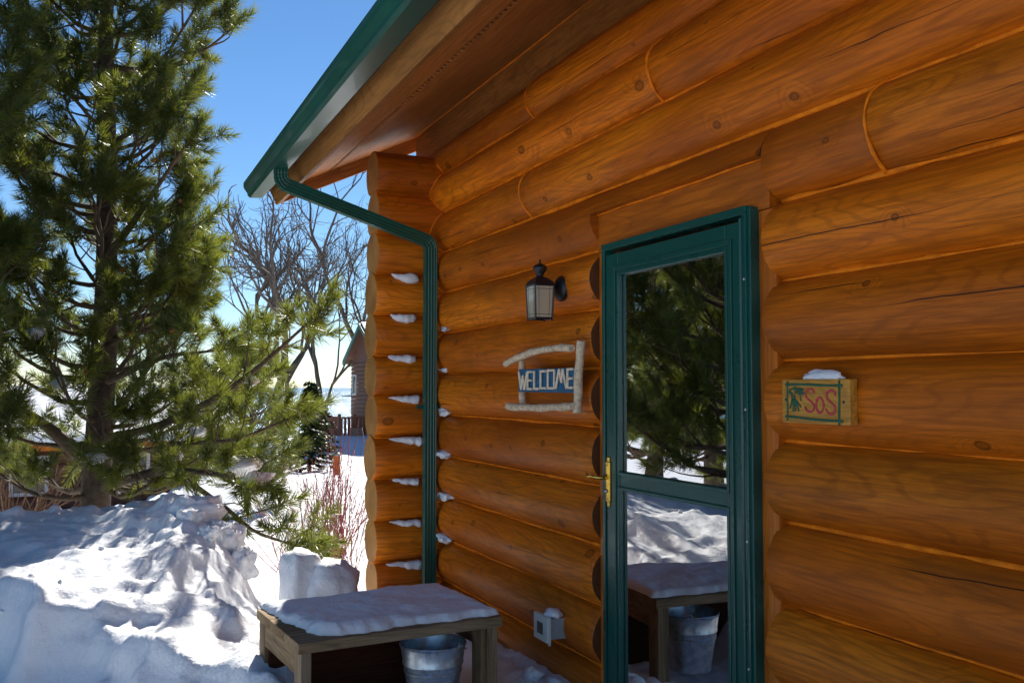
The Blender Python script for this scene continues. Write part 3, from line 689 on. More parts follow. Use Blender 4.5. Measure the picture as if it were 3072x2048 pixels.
# frame round the leaf
bead(2.412, 3.378, -0.10, 2.034, 0.021, XF - 0.006, XF + 0.05, 'door_frame', 'green', cabin)
fr = MB()
fr.box((XF - 0.014, 2.425, -0.05), (XF + 0.01, 2.445, 2.018), 0.003); fr.tube([(XF - 0.012, 2.4535, -0.02), (XF - 0.012, 2.4535, 2.0)], 0.006, 8)
fr.build('hinge_rail', 'green', door, autosm=30, smooth=True)
fr = MB(); fr.box((XF - 0.012, 2.43, 2.019), (XF + 0.03, 3.37, 2.040), 0.003); fr.build('drip_cap', 'green', door)
for z in (1.80, 1.38, 0.96, 0.56):
    mb = MB(); mb.lathe([(0.0005, -0.002), (0.0045, -0.001), (0.0045, 0.002)], 10, 'x', (XF - 0.0155, 2.435, z)); mb.build('screw', 'steel', door)
    mb = MB(); mb.lathe([(0.0005, -0.002), (0.004, -0.001), (0.004, 0.002)], 10, 'x', (XF - 0.002, 2.462, z - 0.01)); mb.build('screw', 'steel', door)
# brass lever set
mb = MB(); pr = [(math.cos(t), math.sin(t)) for t in np.linspace(0, 2 * np.pi, 24, endpoint=False)]
mb.box((XF - 0.010, 3.316, 0.985), (XF, 3.348, 1.150), 0.004); mb.box((XF - 0.007, 3.322, 0.966), (XF, 3.342, 1.168), 0.004)
mb.box((XF - 0.013, 3.324, 1.0), (XF - 0.008, 3.340, 1.135), 0.002)
pl = mb.build('handle_plate', 'brass', door)
mb = MB(); mb.tube([(XF - 0.008, 3.332, 1.085), (XF - 0.045, 3.332, 1.085), (XF - 0.055, 3.345, 1.086), (XF - 0.056, 3.38, 1.090), (XF - 0.052, 3.41, 1.083), (XF - 0.052, 3.428, 1.088)], [0.009, 0.008, 0.008, 0.007, 0.0065, 0.009], 10)
mb.build('lever', 'brass', door, smooth=True)
mb = MB(); mb.lathe([(0.009, 0.0), (0.009, -0.006), (0.006, -0.012), (0.001, -0.013)], 14, 'x', (XF - 0.008, 3.332, 1.03)); mb.build('lock_cylinder', 'steel', door, smooth=True, autosm=40)
# entry door and curtain behind the glass
inn = board('entry_door', (2.085, 2.40, -0.1), (2.12, 3.40, 2.03), 'interior', cabin)
n = 160; ys = np.linspace(2.50, 3.30, n); xx = 2.055 + 0.010 * np.sin(ys * 95) + 0.006 * np.sin(ys * 41 + 1) + 0.004 * vnoise(ys * 12, ys * 0)
v = np.concatenate([np.stack([xx, ys, np.full(n, 0.12)], 1), np.stack([xx, ys, np.full(n, 1.95)], 1)])
mb = MB(); mb.raw(v, [(i, i + 1, n + i + 1, n + i) for i in range(n - 1)]); mb.raw(v + (0.003, 0, 0), [(i, i + 1, n + i + 1, n + i) for i in range(n - 1)]); mb.build('curtain', 'curtain', cabin, smooth=True)
board('jamb', (1.965, 2.388, -0.1), (2.083, 2.43, 2.02), 'green', cabin, grain='z'); board('jamb', (1.965, 3.375, -0.1), (2.083, 3.385, 2.02), 'green', cabin, grain='z')
board('threshold', (1.90, 2.40, -0.12), (2.15, 3.40, -0.025), 'grey_wood', cabin)

# ------------------------------------------------------------------ wall lantern
lt = thing('wall_lantern', 'black metal lantern with glass panes mounted on log wall left of door', 'lantern', (1.80, 3.72, 1.75))
LY, LXc = 3.72, 1.80
mb = MB(); mb.lathe([(0.056, 0.0), (0.058, -0.010), (0.050, -0.022), (0.034, -0.030), (0.020, -0.034), (0.002, -0.035)], 28, 'x', (1.915, LY, 1.893)); mb.build('backplate', 'black_metal', lt, smooth=True, autosm=50)
mb = MB(); mb.tube([(1.89, LY, 1.893), (1.86, LY, 1.905), (1.83, LY, 1.918), (LXc, LY, 1.924)], [0.012, 0.011, 0.011, 0.012], 10); mb.build('arm', 'black_metal', lt, smooth=True)
hb, ht = 0.040, 0.046
def sq(h, z): return [(LXc - h, LY - h, z), (LXc + h, LY - h, z), (LXc + h, LY + h, z), (LXc - h, LY + h, z)]
mb = MB()
b4, t4 = sq(hb, 1.755), sq(ht, 1.902)
for i in range(4):
    mb.tube([b4[i], t4[i]], 0.0045, 4); mb.tube([b4[i], b4[(i + 1) % 4]], 0.005, 4); mb.tube([t4[i], t4[(i + 1) % 4]], 0.0055, 4)
    for w in (0.2, 0.8):
        p = np.array(b4[i]) * (1 - w) + np.array(b4[(i + 1) % 4]) * w; q_ = np.array(t4[i]) * (1 - w) + np.array(t4[(i + 1) % 4]) * w; mb.tube([p, q_], 0.0012, 4)
    for w in (0.12, 0.88):
        p = np.array(b4[i]) * (1 - w) + np.array(t4[i]) * w; q_ = np.array(b4[(i + 1) % 4]) * (1 - w) + np.array(t4[(i + 1) % 4]) * w; mb.tube([p, q_], 0.0012, 4)
mb.build('frame', 'black_metal', lt)
for i in range(4):
    a_, b_, c_, d_ = [np.array(p) for p in (b4[i], b4[(i + 1) % 4], t4[(i + 1) % 4], t4[i])]
    nrm = np.cross(b_ - a_, d_ - a_); nrm /= np.linalg.norm(nrm)
    vv = [a_, b_, c_, d_, a_ - nrm * 0.002, b_ - nrm * 0.002, c_ - nrm * 0.002, d_ - nrm * 0.002]
    mb = MB(); mb.raw(vv, [(0, 1, 2, 3), (7, 6, 5, 4), (0, 4, 5, 1), (1, 5, 6, 2), (2, 6, 7, 3), (3, 7, 4, 0)]); mb.build('pane', 'lamp_glass', lt)
for p in b4:
    mb = MB(); mb.lathe([(0.001, 0.004), (0.005, 0.0), (0.004, -0.005), (0.001, -0.008)], 8, 'z', (p[0], p[1], p[2] - 0.004)); mb.build('foot', 'black_metal', lt, smooth=True)
mb = MB()
c4 = sq(0.049, 1.904) + sq(0.042, 1.920) + sq(0.022, 1.938)
mb.raw(c4, [(3, 2, 1, 0), (8, 9, 10, 11)] + [(k * 4 + i, k * 4 + (i + 1) % 4, k * 4 + 4 + (i + 1) % 4, k * 4 + 4 + i) for k in (0, 1) for i in range(4)])
cap = mb.build('cap', 'black_metal', lt)
mb = MB(); mb.lathe([(0.020, 1.937), (0.015, 1.946), (0.016, 1.952), (0.026, 1.966), (0.032, 1.977), (0.031, 1.983), (0.024, 1.992), (0.012, 1.998), (0.005, 2.002), (0.006, 2.008), (0.004, 2.013), (0.001, 2.022)], 20, 'z', (LXc, LY, 0)); mb.build('finial', 'black_metal', cap, smooth=True, autosm=50)
mb = MB(); mb.tube([(LXc, LY, 1.757), (LXc, LY, 1.80)], 0.010, 10); mb.build('lamp_socket', 'pale_plastic', lt, smooth=True)
mb = MB(); mb.lathe([(0.010, 1.80), (0.013, 1.812), (0.02, 1.84), (0.018, 1.862), (0.008, 1.877), (0.001, 1.88)], 14, 'z', (LXc, LY, 0)); mb.build('bulb', 'white_trim', lt, smooth=True)

# ------------------------------------------------------------------ welcome sign of sticks
ws = thing('welcome_sign', 'rustic stick frame sign with blue board spelling WELCOME on log wall', 'sign', (1.88, 3.8, 1.34))
def stick(name, a, b, r, bow=(0, 0, 0), seed=0.0, n=14):
    t = np.linspace(0, 1, n)[:, None]; P = np.array(a) * (1 - t) + np.array(b) * t + np.array(bow) * 4 * t * (1 - t)
    P[1:-1] += 0.0025 * np.stack([vnoise(t[1:-1, 0] * 7 + seed, t[1:-1, 0] * 0 + k) for k in range(3)], 1)
    mb = MB(); mb.tube(P, r * (1 + 0.12 * vnoise(t[:, 0] * 9 + seed * 3, t[:, 0] * 0)), 10); return mb.build(name, 'birch', ws, smooth=True, autosm=50)
stick('frame_stick', (1.862, 3.490, 1.342), (1.872, 3.470, 1.646), 0.0185, (0, 0.006, 0), 1.0)
stick('frame_stick', (1.882, 4.085, 1.338), (1.886, 4.100, 1.600), 0.0165, (0, 0, 0), 2.0)
stick('frame_stick', (1.845, 4.20, 1.565), (1.838, 3.490, 1.616), 0.0165, (0, 0, 0.026), 3.0, 20)
stick('frame_stick', (1.848, 4.175, 1.358), (1.838, 3.485, 1.372), 0.0175, (0, 0, -0.006), 4.0, 20)
mb = MB(); mb.box((-0.008, -0.295, -0.054), (0.008, 0.295, 0.054), 0.004, Matrix.Rotation(R(0.3), 3, 'X'))
bd = mb.build('name_board', 'blue_paint', ws); bd.location = Vector((1.867, 3.787, 1.482)) - Vector(ws.location)
GL = {'W': [[(0, 1), (.28, 0)], [(.28, 0), (.5, .8)], [(.5, .8), (.66, 0)], [(.66, 0), (1, 1)]], 'E': [[(0, 0), (0, 1)], [(0, .97), (.8, .97)], [(0, .5), (.65, .5)], [(0, .03), (.8, .03)]],
      'L': [[(0, 0), (0, 1)], [(0, .03), (.9, .03)]], 'C': [[(0.05, 0), (0.05, 1)], [(0, .95), (.85, .95)], [(0, .05), (.9, .05)]], 'O': [[(0, 0), (0, 1)], [(0, .97), (.9, .97)], [(.9, 0), (.9, 1)], [(0, .03), (.9, .03)]],
      'M': [[(0, 0), (.32, 1)], [(.32, 1), (.5, .3)], [(.5, .3), (.66, 1)], [(.66, 1), (1, 0)]]}
ypos = 4.058
for i, (ch, w) in enumerate(zip('WELCOME', (0.088, 0.060, 0.058, 0.066, 0.070, 0.100, 0.062))):
    mb = MB()
    for (u0, v0), (u1, v1) in GL[ch]:
        zb = 1.440 + 0.0012 * i
        a_ = (1.853, ypos - u0 * w, zb + v0 * 0.084); b_ = (1.853, ypos - u1 * w, zb + v1 * 0.084)
        jx = rng.uniform(-0.0015, 0.0015); mb.tube([(a_[0] + jx, a_[1], a_[2]), (b_[0] + jx, b_[1], b_[2])], [0.0062, 0.0056], 7)
    mb.build('letter', 'cream_stick', ws, smooth=True, autosm=40)
    ypos -= w + 0.0095

# ------------------------------------------------------------------ SoS sign
ss = thing('sos_sign', 'small varnished wood plaque with red SoS lettering right of door', 'sign', (1.89, 2.088, 1.345))
board('sign_board', (1.882, 1.952, 1.346), (1.912, 2.226, 1.474), 'sign_wood', ss, 0.004, 'y')
FX = 1.8805
def stroke(pts, w, mat, name, parent=ss, par=None):
    P = np.array([(FX + 0.0006 * math.sin(i), 2.226 - u_, 1.346 + v_) for i, (u_, v_) in enumerate(pts)])
    k = len(P); mb = MB(); mb.tube(P, w * (1 + 0.15 * vnoise(np.arange(k) * 0.9 + pts[0][0] * 90, np.arange(k) * 0)), 8, flat=1.0)
    v = mb.v[0]; v[:, 0] = FX + (v[:, 0] - FX) * 0.22
    return mb.build(name, mat, parent, smooth=True)
def seg(a, b, n=8, wob=0.0): return [(a[0] + (b[0] - a[0]) * t + wob * math.sin(9 * t + a[0] * 70), a[1] + (b[1] - a[1]) * t + wob * math.sin(7 * t + a[1] * 50)) for t in np.linspace(0, 1, n)]
stroke(seg((0.016, 0.113), (0.250, 0.110), 12, 0.001), 0.0036, 'sign_green', 'painted_border'); stroke(seg((0.014, 0.018), (0.250, 0.010), 12, 0.001), 0.0036, 'sign_green', 'painted_border')
stroke(seg((0.0255, 0.122), (0.0245, 0.006), 10, 0.0006), 0.0034, 'sign_green', 'painted_border'); stroke(seg((0.2375, 0.124), (0.2345, 0.000), 10, 0.0006), 0.0038, 'sign_green', 'painted_border')
for a_, b_ in (((.032, .096), (.064, .104)), ((.030, .092), (.052, .078)), ((.052, .106), (.062, .086)), ((.062, .104), (.074, .084)), ((.072, .101), (.094, .098)), ((.074, .097), (.096, .088)), ((.074, .095), (.092, .084)), ((.078, .094), (.082, .066)),
               ((.046, .084), (.042, .054)), ((.046, .072), (.036, .042)), ((.050, .072), (.050, .034)), ((.054, .074), (.060, .036)), ((.056, .072), (.074, .036)), ((.058, .070), (.082, .048)), ((.044, .086), (.036, .092)), ((.040, .084), (.058, .076))):
    stroke(seg(a_, b_, 5, 0.0006), 0.0030, 'sign_green', 'painted_sprig')
def sshape(ox, oy, w, h): 
    P = [(.95, .80), (.92, .92), (.72, 1.0), (.40, .99), (.14, .88), (.08, .72), (.25, .58), (.60, .46), (.92, .32), (.95, .16), (.74, .02), (.42, 0.0), (.15, .08), (.03, .22)]
    return [(ox + a * w, oy + b * h) for a, b in P]
stroke(sshape(0.099, 0.034, 0.040, 0.066), 0.0036, 'sign_red', 'letter'); stroke(sshape(0.183, 0.030, 0.040, 0.066), 0.0036, 'sign_red', 'letter')
stroke([(0.160 + 0.0150 * math.cos(t), 0.054 + 0.0215 * math.sin(t)) for t in np.linspace(0, 2 * np.pi + 0.2, 22)], 0.0036, 'sign_red', 'letter')
for u_, v_ in ((0.017, 0.068), (0.252, 0.064)):
    mb = MB(); mb.lathe([(0.001, -0.0012), (0.0045, -0.0008), (0.0045, 0.001)], 12, 'x', (1.8818, 2.226 - u_, 1.346 + v_)); mb.build('screw', 'black_metal', ss)

# ------------------------------------------------------------------ outdoor thermometer box
tb = thing('thermometer_box', 'grey plastic box with small display low on the log wall', 'box', (1.87, 3.77, 0.335))
mb = MB(); mb.box((1.845, 3.712, 0.347), (1.925, 3.825, 0.437), 0.004); mb.build('box_body', 'grey_plastic', tb)
mb = MB(); mb.box((1.822, 3.70, 0.336), (1.844, 3.838, 0.448), 0.006); fc = mb.build('face_plate', 'pale_plastic', tb)
mb = MB(); mb.box((1.8195, 3.742, 0.366), (1.823, 3.796, 0.416), 0.001); mb.build('display', 'dark_glass', fc)
mb = MB(); mb.lathe([(0.009, 0.0), (0.009, 0.006), (0.002, 0.006)], 12, 'x', (1.838, 3.715, 0.330)); mb.build('latch', 'pale_plastic', tb)
mb = MB(); mb.tube([(1.885, 3.7115, 0.392), (1.885, 3.709, 0.392)], 0.012, 14); mb.build('knockout', 'grey_plastic', tb)

# ------------------------------------------------------------------ snow lumps
def blob(name, c, size, label=None, cat='snow', group=None, seed=0, rough=0.28, sub=3, rot=0.0, parent=None, cutz=None, block=0.0):
    bm = bmesh.new(); bmesh.ops.create_icosphere(bm, subdivisions=sub, radius=1.0)
    v = np.array([q.co for q in bm.verts]); f = np.array([[q.index for q in p.verts] for p in bm.faces]); bm.free()
    if block: v = np.sign(v) * np.abs(v) ** (1 - block); 
    d = 1 + rough * vnoise(v[:, 0] * 1.7 + seed * 7.1, v[:, 1] * 1.7, v[:, 2] * 1.7) + rough * 0.5 * vnoise(v[:, 0] * 4 + seed, v[:, 1] * 4, v[:, 2] * 4) + rough * 0.22 * vnoise(v[:, 0] * 10, v[:, 1] * 10, v[:, 2] * 10 + seed)
    v = v * d[:, None] * np.array(size)
    ca, sa = math.cos(rot), math.sin(rot); v[:, :2] = v[:, :2] @ np.array([[ca, sa], [-sa, ca]])
    if cutz is not None: v[:, 2] = np.maximum(v[:, 2], cutz)
    ob = fastmesh(name, v, f, 'snow', smooth=True, loc=c)
    tag(ob, label, cat, group); return ob
# wedges caught on the corner logs beside the downspout
for i in range(2, 11):
    z = stub_c[i] + 0.1257; tmin = {2: 0.2, 3: 0.6}.get(i, 1.0)
    a_, b_ = 1.64 + rng.uniform(-0.01, 0.03), (1.83 if i < 6 else 1.85) - rng.uniform(0, 0.02); n = 18; mb = MB(); P = []; rad = []; lens = i < 6
    if i == 2: a_, b_ = 1.68, 1.80
    big_ = {2: 0.3, 3: 1.15, 4: 1.0, 5: 1.05}.get(i, rng.uniform(0.8, 1.2)); sd_w = rng.uniform(0, 50)
    for t in np.linspace(0, 1, n):
        x = a_ + (b_ - a_) * t; w_ = (math.sin(math.pi * min(t * 0.72 + 0.02, 1)) ** 0.8 if lens else t ** 0.7) * (1 + 0.22 * float(vnoise(t * 7 + sd_w, 0.5)))
        if lens and t > 0.9: w_ *= (1.02 - t) / 0.12
        P.append((x, SY - 0.090 - 0.012 * w_, z - 0.004 - 0.020 * w_)); rad.append(0.003 + 0.026 * w_ * big_)
    mb.tube(P, rad, 10, flat=0.95)
    vv = mb.v[0]; vv += 0.006 * np.stack([vnoise(vv[:, 0] * 45 + k * 7, vv[:, 1] * 45, vv[:, 2] * 45 + i) for k in range(3)], 1)
    o = mb.build('snow_wedge', 'snow', smooth=True, origin=P[n // 2])
    ordn = ['third', 'fourth', 'fifth', 'sixth', 'seventh', 'eighth', 'ninth', 'tenth', 'eleventh'][i - 2]
    tag(o, 'wedge of snow in the %s corner log joint below the eave beside downspout' % ordn if i > 2 else 'thin sliver of snow on the corner log just under the slanting downspout pipe', 'snow', 'snow wedges on the corner logs')
for i, z in enumerate((1.787, 1.535, 1.2825, 1.03, 0.7775, 0.525)):
    big = (1.0, 0.9, 1.3, 1.6, 1.5, 1.75)[i]
    blob('snow_patch', (1.962 - 0.008 * big, 5.40 - 0.02 * big, z + 0.020), (0.024 * big, 0.052 * big, 0.016 * big), '%s snow clump down the wall log seams right of the downspout' % ['uppermost', 'second', 'third', 'fourth', 'fifth', 'lowest'][i], group='snow clumps in the corner seams', seed=i * 3 + 300, rough=0.6)
blob('snow_mound', (1.898, 2.075, 1.478), (0.016, 0.082, 0.021), 'white cap of snow on top of the SoS plaque', seed=3, rough=0.3, cutz=-0.004, block=0.15)
blob('snow_mound', (1.872, 3.745, 0.452), (0.034, 0.042, 0.022), 'cap of snow on top of the grey thermometer box', seed=4, rough=0.35, cutz=-0.013)

# ------------------------------------------------------------------ bench, bucket
BR = R(5.0); BC = Vector((1.11, 3.885, 0.0))
bench = thing('wooden_bench', 'weathered wooden bench covered in snow beside the log wall', 'bench', BC); bench.rotation_euler = (0, 0, BR)
def bpart(name, lo, hi, mat='grey_wood', grain='x', bev=0.004):
    ob = board(name, np.array(lo, float), np.array(hi, float), mat, None, bev, grain); ob.parent = bench; return ob
TZ = 0.502
for ya, yb in ((-0.325, -0.118), (-0.115, 0.092), (0.095, 0.300)): bpart('top_plank', (-0.430, ya, TZ - 0.04), (0.430, yb, TZ))
for sx in (-1, 1):
    for sy in (-1, 1):
        bpart('leg', (sx * 0.415 - 0.02 - sx * 0.02, sy * 0.265 - 0.045, -0.05), (sx * 0.415 + 0.02 - sx * 0.02, sy * 0.265 + 0.045, TZ - 0.041), grain='z')
    bpart('leg_board', (sx * 0.43 - 0.02 + sx * 0.018, sy * 0 - 0.30, TZ - 0.20), (sx * 0.43 + 0.02 + sx * 0.0, 0.30, TZ - 0.045)) if False else None
bpart('leg', (0.350, -0.290, -0.05), (0.373, -0.20, TZ - 0.041), grain='z')
bpart('apron', (-0.413, -0.22, TZ - 0.14), (-0.377, 0.25, TZ - 0.042), grain='y'); bpart('apron', (0.377, -0.22, TZ - 0.14), (0.413, 0.25, TZ - 0.042), grain='y')

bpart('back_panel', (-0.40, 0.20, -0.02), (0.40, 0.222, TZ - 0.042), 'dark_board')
def bench_snow():
    nx_, ny_ = 90, 60; u_ = np.linspace(0, 1, nx_); w_ = np.linspace(0, 1, ny_); U, W = np.meshgrid(u_, w_, indexing='ij')
    x0 = -0.412 + 0.075 * (1 - W) ** 1.5 + 0.010 * vnoise(W * 9, W * 0) + 0.006 * vnoise(W * 31, W * 0); x1 = 0.432 + 0.006 * vnoise(W * 8 + 3, W * 0)
    y0 = -0.290 + 0.020 * vnoise(U * 7, U * 0 + 5) + 0.010 * vnoise(U * 23, U * 0 + 2) + 0.02 * (U < 0.25) * (1 - U * 4); y1 = 0.312 + 0.008 * vnoise(U * 9 + 1, U * 0)
    Xs = x0 + (x1 - x0) * U; Ys = y0 + (y1 - y0) * W
    e = np.minimum.reduce([U * 0.92, (1 - U) * 0.92, W * 0.66, (1 - W) * 0.66])
    h = 0.030 * np.sqrt(np.clip(1 - (1 - np.clip(e / 0.045, 0, 1)) ** 2, 0, 1)) + S(e / 0.06) * (0.010 * fbm(Xs * 4, Ys * 4, o=3) + 0.004 * fbm(Xs * 17, Ys * 17, o=3) + 0.012 * np.clip(vnoise(Xs * 9 + 3, Ys * 9) - 0.5, 0, 1) - 0.016 * np.exp(-(((Xs + 0.02) / 0.035) ** 2 + ((Ys - 0.08) / 0.03) ** 2)))
    top = np.stack([Xs, Ys, TZ + 0.002 + h], -1).reshape(-1, 3); bot = np.stack([Xs, Ys, np.full_like(Xs, TZ + 0.001)], -1).reshape(-1, 3)
    id_ = np.arange(nx_ * ny_).reshape(nx_, ny_); qd = np.stack([id_[:-1, :-1], id_[1:, :-1], id_[1:, 1:], id_[:-1, 1:]], -1).reshape(-1, 4)
    qb = qd[:, ::-1] + nx_ * ny_
    ring = np.concatenate([id_[:, 0], id_[-1, 1:], id_[-2::-1, -1], id_[0, -2:0:-1]]); nxt = np.roll(ring, -1)
    qs = np.stack([ring + nx_ * ny_, nxt + nx_ * ny_, nxt, ring], -1)
    o = fastmesh('snow_cover', np.vstack([top, bot]), np.vstack([qd, qb, qs]), 'snow', smooth=True, loc=BC); o.rotation_euler = (0, 0, BR)
    tag(o, 'smooth sheet of snow lying on top of the wooden bench', 'snow')
bench_snow()
BK = (1.305, 3.72)
bk = thing('metal_bucket', 'galvanised metal bucket standing under the bench', 'bucket', (BK[0], BK[1], 0.1))
bz = 0.14
prof_o = [(0.085, bz), (0.087, bz + 0.006), (0.0875, bz + 0.02), (0.104, bz + 0.135), (0.1075, bz + 0.138), (0.1085, bz + 0.146), (0.106, bz + 0.150), (0.109, bz + 0.166), (0.1125, bz + 0.169), (0.1135, bz + 0.176), (0.1115, bz + 0.180), (0.120, bz + 0.238), (0.1235, bz + 0.241), (0.1245, bz + 0.246), (0.1225, bz + 0.250), (0.119, bz + 0.248)]
prof_i = [(0.116, bz + 0.235), (0.100, bz + 0.12), (0.084, bz + 0.012)]
prof_o = [(r_ * 1.12, bz + (z_ - bz) * 1.04) for r_, z_ in prof_o]; prof_i = [(r_ * 1.12, bz + (z_ - bz) * 1.04) for r_, z_ in prof_i]
mb = MB(); mb.lathe(prof_o + prof_i, 40, 'z', (BK[0], BK[1], 0)); mb.build('pail', 'galv', bk, smooth=True, autosm=40)
mb = MB(); mb.lathe([(0.001, bz + 0.172), (0.119, bz + 0.172), (0.118, bz + 0.167), (0.001, bz + 0.167)], 32, 'z', (BK[0], BK[1], 0)); mb.build('ice', 'dark_glass', bk)
ear = R(-55)
for s_ in (0, math.pi):
    ex, ey = BK[0] + 0.137 * math.cos(ear + s_), BK[1] + 0.137 * math.sin(ear + s_)
    mb = MB(); mb.tube([(ex + 0.012 * math.cos(t) * math.sin(ear), ey - 0.012 * math.cos(t) * math.cos(ear), bz + 0.257 + 0.016 * math.sin(t)) for t in np.linspace(0, math.pi, 9)], 0.0022, 6); mb.build('ear', 'galv', bk, smooth=True)
mb = MB(); hx = [(0.140 * math.cos(ear + math.pi * t), 0.140 * math.sin(ear + math.pi * t)) for t in np.linspace(0, 1, 18)]
mb.tube([(BK[0] + x * 1.01 - 0.0 * y, BK[1] + y * 1.01, bz + 0.262 - 0.06 * math.sin(math.pi * t)) for (x, y), t in zip(hx, np.linspace(0, 1, 18))], 0.002, 6); mb.build('bail_handle', 'galv', bk, smooth=True)

# heap of two hard blocks behind the bench
blob('snow_block', (1.035, 5.08, 0.38), (0.105, 0.10, 0.20), 'tall upright block of hard snow standing behind the bench', seed=201, rough=0.10, rot=0.15, block=0.42, sub=4)
blob('snow_block', (1.185, 5.03, 0.33), (0.14, 0.12, 0.20), 'sloping block of hard snow between the bench and the corner logs', seed=203, rough=0.14, rot=-0.25, block=0.25, sub=4)
# snow blocks and lumps lying on the bank
G1 = 'snow blocks thrown up on the bank'
for i, (x, y, sx, sy, sz_, rt) in enumerate(((0.62, 6.22, 0.15, 0.12, 0.10, 0.4), (0.76, 6.05, 0.12, 0.10, 0.10, 1.0), (0.50, 6.48, 0.10, 0.08, 0.08, 0.2), (0.84, 5.90, 0.08, 0.07, 0.09, 0.3), (0.55, 5.98, 0.07, 0.06, 0.05, 0.3), (0.64, 5.86, 0.06, 0.05, 0.05, 1.2))):
    blob('snow_block', (x, y, gz(x, y) + sz_ * 0.45), (sx, sy, sz_), ('largest' if i == 0 else 'second largest' if i == 1 else 'smaller') + ' broken block of hard snow on the crumbling edge of the bank', group=G1, seed=i + 20, rough=0.34, rot=rt, block=0.22, sub=4)
G2 = 'small snow lumps on the bank'
for i in range(14):
    x, y = rng.uniform(-0.6, 0.75), rng.uniform(4.3, 6.6); r_ = rng.uniform(0.010, 0.024)
    blob('snow_lump', (x, y, gz(x, y) + r_ * 0.35), (r_ * rng.uniform(0.9, 1.6), r_, r_ * rng.uniform(0.6, 1.0)), 'small loose lump of snow lying on the sunlit bank', group=G2, seed=i + 50, rough=0.4, sub=2, rot=rng.uniform(0, 3))
G3 = 'snow lumps at the foot of the log wall'
for i, (x, y, r_) in enumerate(((1.72, 3.62, 0.05), (1.62, 3.50, 0.06), (1.80, 3.80, 0.04), (1.55, 3.42, 0.04), (1.18, 3.48, 0.035), (1.76, 3.48, 0.05), (1.84, 3.66, 0.035))):
    blob('snow_lump', (x, y, gz(x, y) + r_ * 0.3), (r_ * 1.2, r_, r_ * 0.8), 'lump of snow in shade at the foot of the log wall', group=G3, seed=i + 90, rough=0.4, rot=i)

# ------------------------------------------------------------------ pines
def rot_to(d, roll):
    d = d / np.linalg.norm(d); a = np.array([0, 0, 1.0]) if abs(d[2]) < 0.95 else np.array([1.0, 0, 0])
    u_ = np.cross(d, a); u_ /= np.linalg.norm(u_); w_ = np.cross(d, u_)
    u2 = math.cos(roll) * u_ + math.sin(roll) * w_; w2 = np.cross(d, u2)
    return np.stack([u2, w2, d], 0)
def tuft_template(nn, L, nl, seed, wd):
    g = np.random.default_rng(seed); t = g.random(nn) ** 0.75
    phi = g.random(nn) * 2 * np.pi; al = np.radians(78 - 58 * t ** 1.3 + g.normal(0, 9, nn)); ln = nl * (0.8 + 0.35 * g.random(nn)) * (1 - 0.15 * t)
    base = np.stack([0.004 * np.cos(phi), 0.004 * np.sin(phi), t * L], 1)
    d = np.stack([np.sin(al) * np.cos(phi), np.sin(al) * np.sin(phi), np.cos(al)], 1)
    side = np.cross(d, g.normal(0, 1, (nn, 3))); side /= np.linalg.norm(side, axis=1)[:, None]
    tip = base + d * ln[:, None]; 
    v = np.stack([base - side * wd / 2, base + side * wd / 2, tip], 1)
    return v.reshape(-1, 3)
def needles_mesh(tufts, name, parent, mat, nn=110, L=0.17, nl=0.088, wd=0.0030, nvar=6, loc=(0, 0, 0)):
    T = [tuft_template(nn, L, nl, 100 + k, wd) for k in range(nvar)]; out = np.empty((len(tufts), nn * 3, 3), np.float32)
    for i, (p, d, s) in enumerate(tufts):
        out[i] = (T[i % nvar] * s) @ rot_to(np.asarray(d, float), i * 1.7) + p
    v = out.reshape(-1, 3); f = np.arange(len(v)).reshape(-1, 3)
    o = fastmesh(name, v, f, mat, parent); return tag(o, kind='stuff')
def grow_limb(P, r0, tufts, mb, g, sec=0.15, seclen=0.45, start=0.3, tscale=1.0, dens=1.0):
    """P: polyline of a main limb; adds side shoots and tufts"""
    P = np.asarray(P, float); k = len(P)
    mb.tube(P, np.linspace(r0, 0.007, k), 7)
    seg_ = np.linalg.norm(np.diff(P, axis=0), axis=1); L = seg_.sum(); cum = np.concatenate([[0], np.cumsum(seg_)])
    def pt(s): return np.array([np.interp(s, cum, P[:, i]) for i in range(3)])
    s = start * L; side = 1
    while s < L:
        p = pt(s); d = pt(min(L, s + 0.05)) - pt(max(0, s - 0.05)); d /= np.linalg.norm(d)
        h = np.cross(d, (0, 0, 1)); h /= np.linalg.norm(h) + 1e-9
        a = g.uniform(0.55, 1.0); dirn = d * math.cos(a) + side * h * math.sin(a) + np.array([0, 0, g.normal(0.15, 0.28)]); dirn /= np.linalg.norm(dirn)
        l2 = seclen * (0.45 + 0.75 * g.random()) * (1 - 0.55 * s / L) + 0.07
        n2 = 5; tt = np.linspace(0, 1, n2)[:, None]
        Q = p + dirn * l2 * tt + np.array([0, 0, 0.22 * l2]) * tt ** 2 + g.normal(0, 0.012, (n2, 3)) * tt
        mb.tube(Q, np.linspace(0.010 if l2 > 0.3 else 0.006, 0.004, n2), 4)
        e = Q[-1] - Q[-2]; e /= np.linalg.norm(e)
        tufts.append((Q[-1] - e * 0.06, e, tscale * g.uniform(0.85, 1.2)))
        m = int(l2 / 0.13 * dens + 0.5)
        for j in range(m):
            t_ = g.uniform(0.55, 0.98); q0 = p + (Q[-1] - p) * t_; w = e + g.normal(0, 0.6, 3); w[2] += 0.25; w /= np.linalg.norm(w)
            tufts.append((q0, w, tscale * g.uniform(0.65, 1.05)))
        s += sec * g.uniform(0.7, 1.3); side = -side
    e = P[-1] - P[-2]; e /= np.linalg.norm(e); tufts.append((P[-1] - e * 0.05, e, tscale * 1.15))
    for j in range(3):
        w = e + g.normal(0, 0.5, 3); w /= np.linalg.norm(w); tufts.append((P[-1] - e * 0.1, w, tscale))
